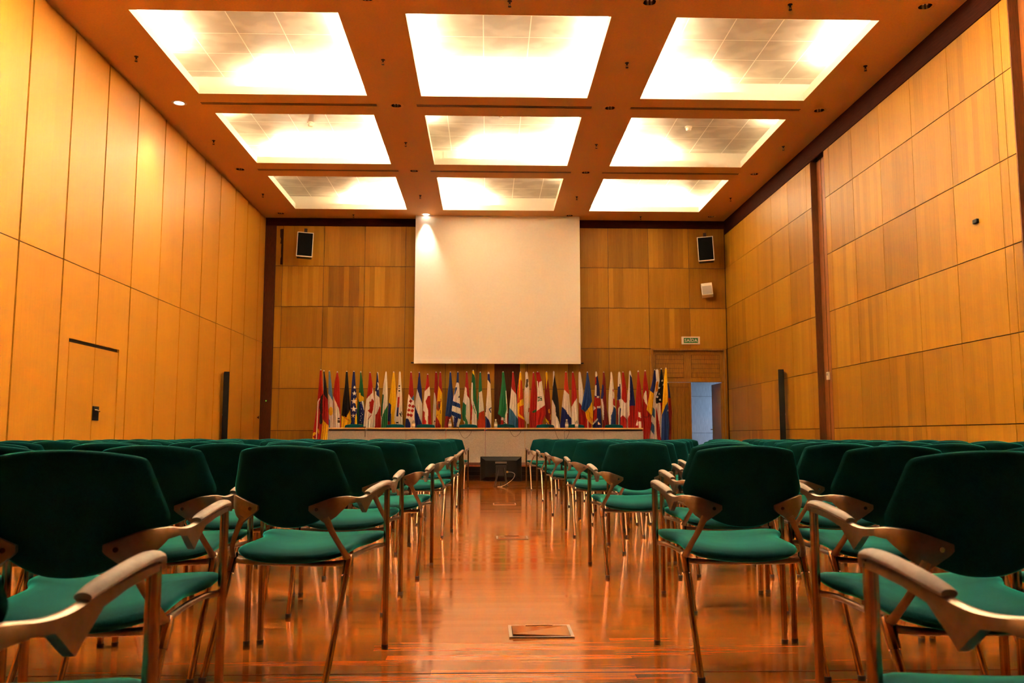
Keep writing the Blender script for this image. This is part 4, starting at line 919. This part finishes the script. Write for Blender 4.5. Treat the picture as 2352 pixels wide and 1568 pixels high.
# ------------------------------------------------------------------ lamps
def spot(name, loc, aim, energy, size, col=(1, .90, .74), blend=.5, rad=.05):
    ld = bpy.data.lights.new(name, 'SPOT'); ld.energy = energy; ld.spot_size = math.radians(size); ld.spot_blend = blend; ld.color = col; ld.shadow_soft_size = rad
    o = bpy.data.objects.new(name, ld); C.objects.link(o); o.location = loc
    o.rotation_euler = (Vector(aim)-Vector(loc)).to_track_quat('-Z', 'Y').to_euler(); return o
spot('downlight_lamp', (DLX[0], DLY[2], H-.02), (DLX[0]-.03, DLY[2], 0), 230, 88, blend=1.)
spot('downlight_lamp', (DLX[1], DLY[4]-.03, H-.02), (DLX[1], DLY[4]+.25, 0), 260, 54, blend=1.)
ld = bpy.data.lights.new('corridor_daylight', 'AREA'); ld.shape = 'RECTANGLE'; ld.size = 1.6; ld.size_y = 1.8; ld.energy = 22; ld.color = (.45, .66, 1.)
lo = bpy.data.objects.new('corridor_daylight', ld); C.objects.link(lo); lo.location = (6.6, 21.2, 1.3)
lo.rotation_euler = (Vector((5.0, 22.2, .8))-lo.location).to_track_quat('-Z', 'Y').to_euler()

w = bpy.data.worlds.new('World'); bpy.context.scene.world = w; w.use_nodes = True
w.node_tree.nodes['Background'].inputs[0].default_value = (1, .7, .4, 1); w.node_tree.nodes['Background'].inputs[1].default_value = .0

# ------------------------------------------------------------------ camera
cd = bpy.data.cameras.new('camera'); cd.sensor_width = 36; cd.lens = 2000/2352*36; cd.clip_start = .05
co = bpy.data.objects.new('camera', cd); C.objects.link(co); co.location = (0, 0, .85)
P, Yw, R = .1091, .0289, .0006
fwd = Vector((math.sin(Yw)*math.cos(P), math.cos(Yw)*math.cos(P), math.sin(P))); rt = Vector((math.cos(Yw), -math.sin(Yw), 0)); up = rt.cross(fwd)
r2 = math.cos(R)*rt+math.sin(R)*up; u2 = -math.sin(R)*rt+math.cos(R)*up
co.matrix_world = Matrix.Translation(co.location) @ Matrix((r2, u2, -fwd)).transposed().to_4x4()
cd.dof.use_dof = True; cd.dof.focus_distance = 9.; cd.dof.aperture_fstop = 8.0
sc = bpy.context.scene; sc.camera = co
sc.view_settings.view_transform = 'Standard'; sc.view_settings.look = 'None'; sc.view_settings.gamma = 1; sc.view_settings.exposure = .16
sc.cycles.use_denoising = True; sc.cycles.max_bounces = 8; sc.cycles.diffuse_bounces = 5; sc.cycles.glossy_bounces = 3; sc.cycles.sample_clamp_indirect = 0.
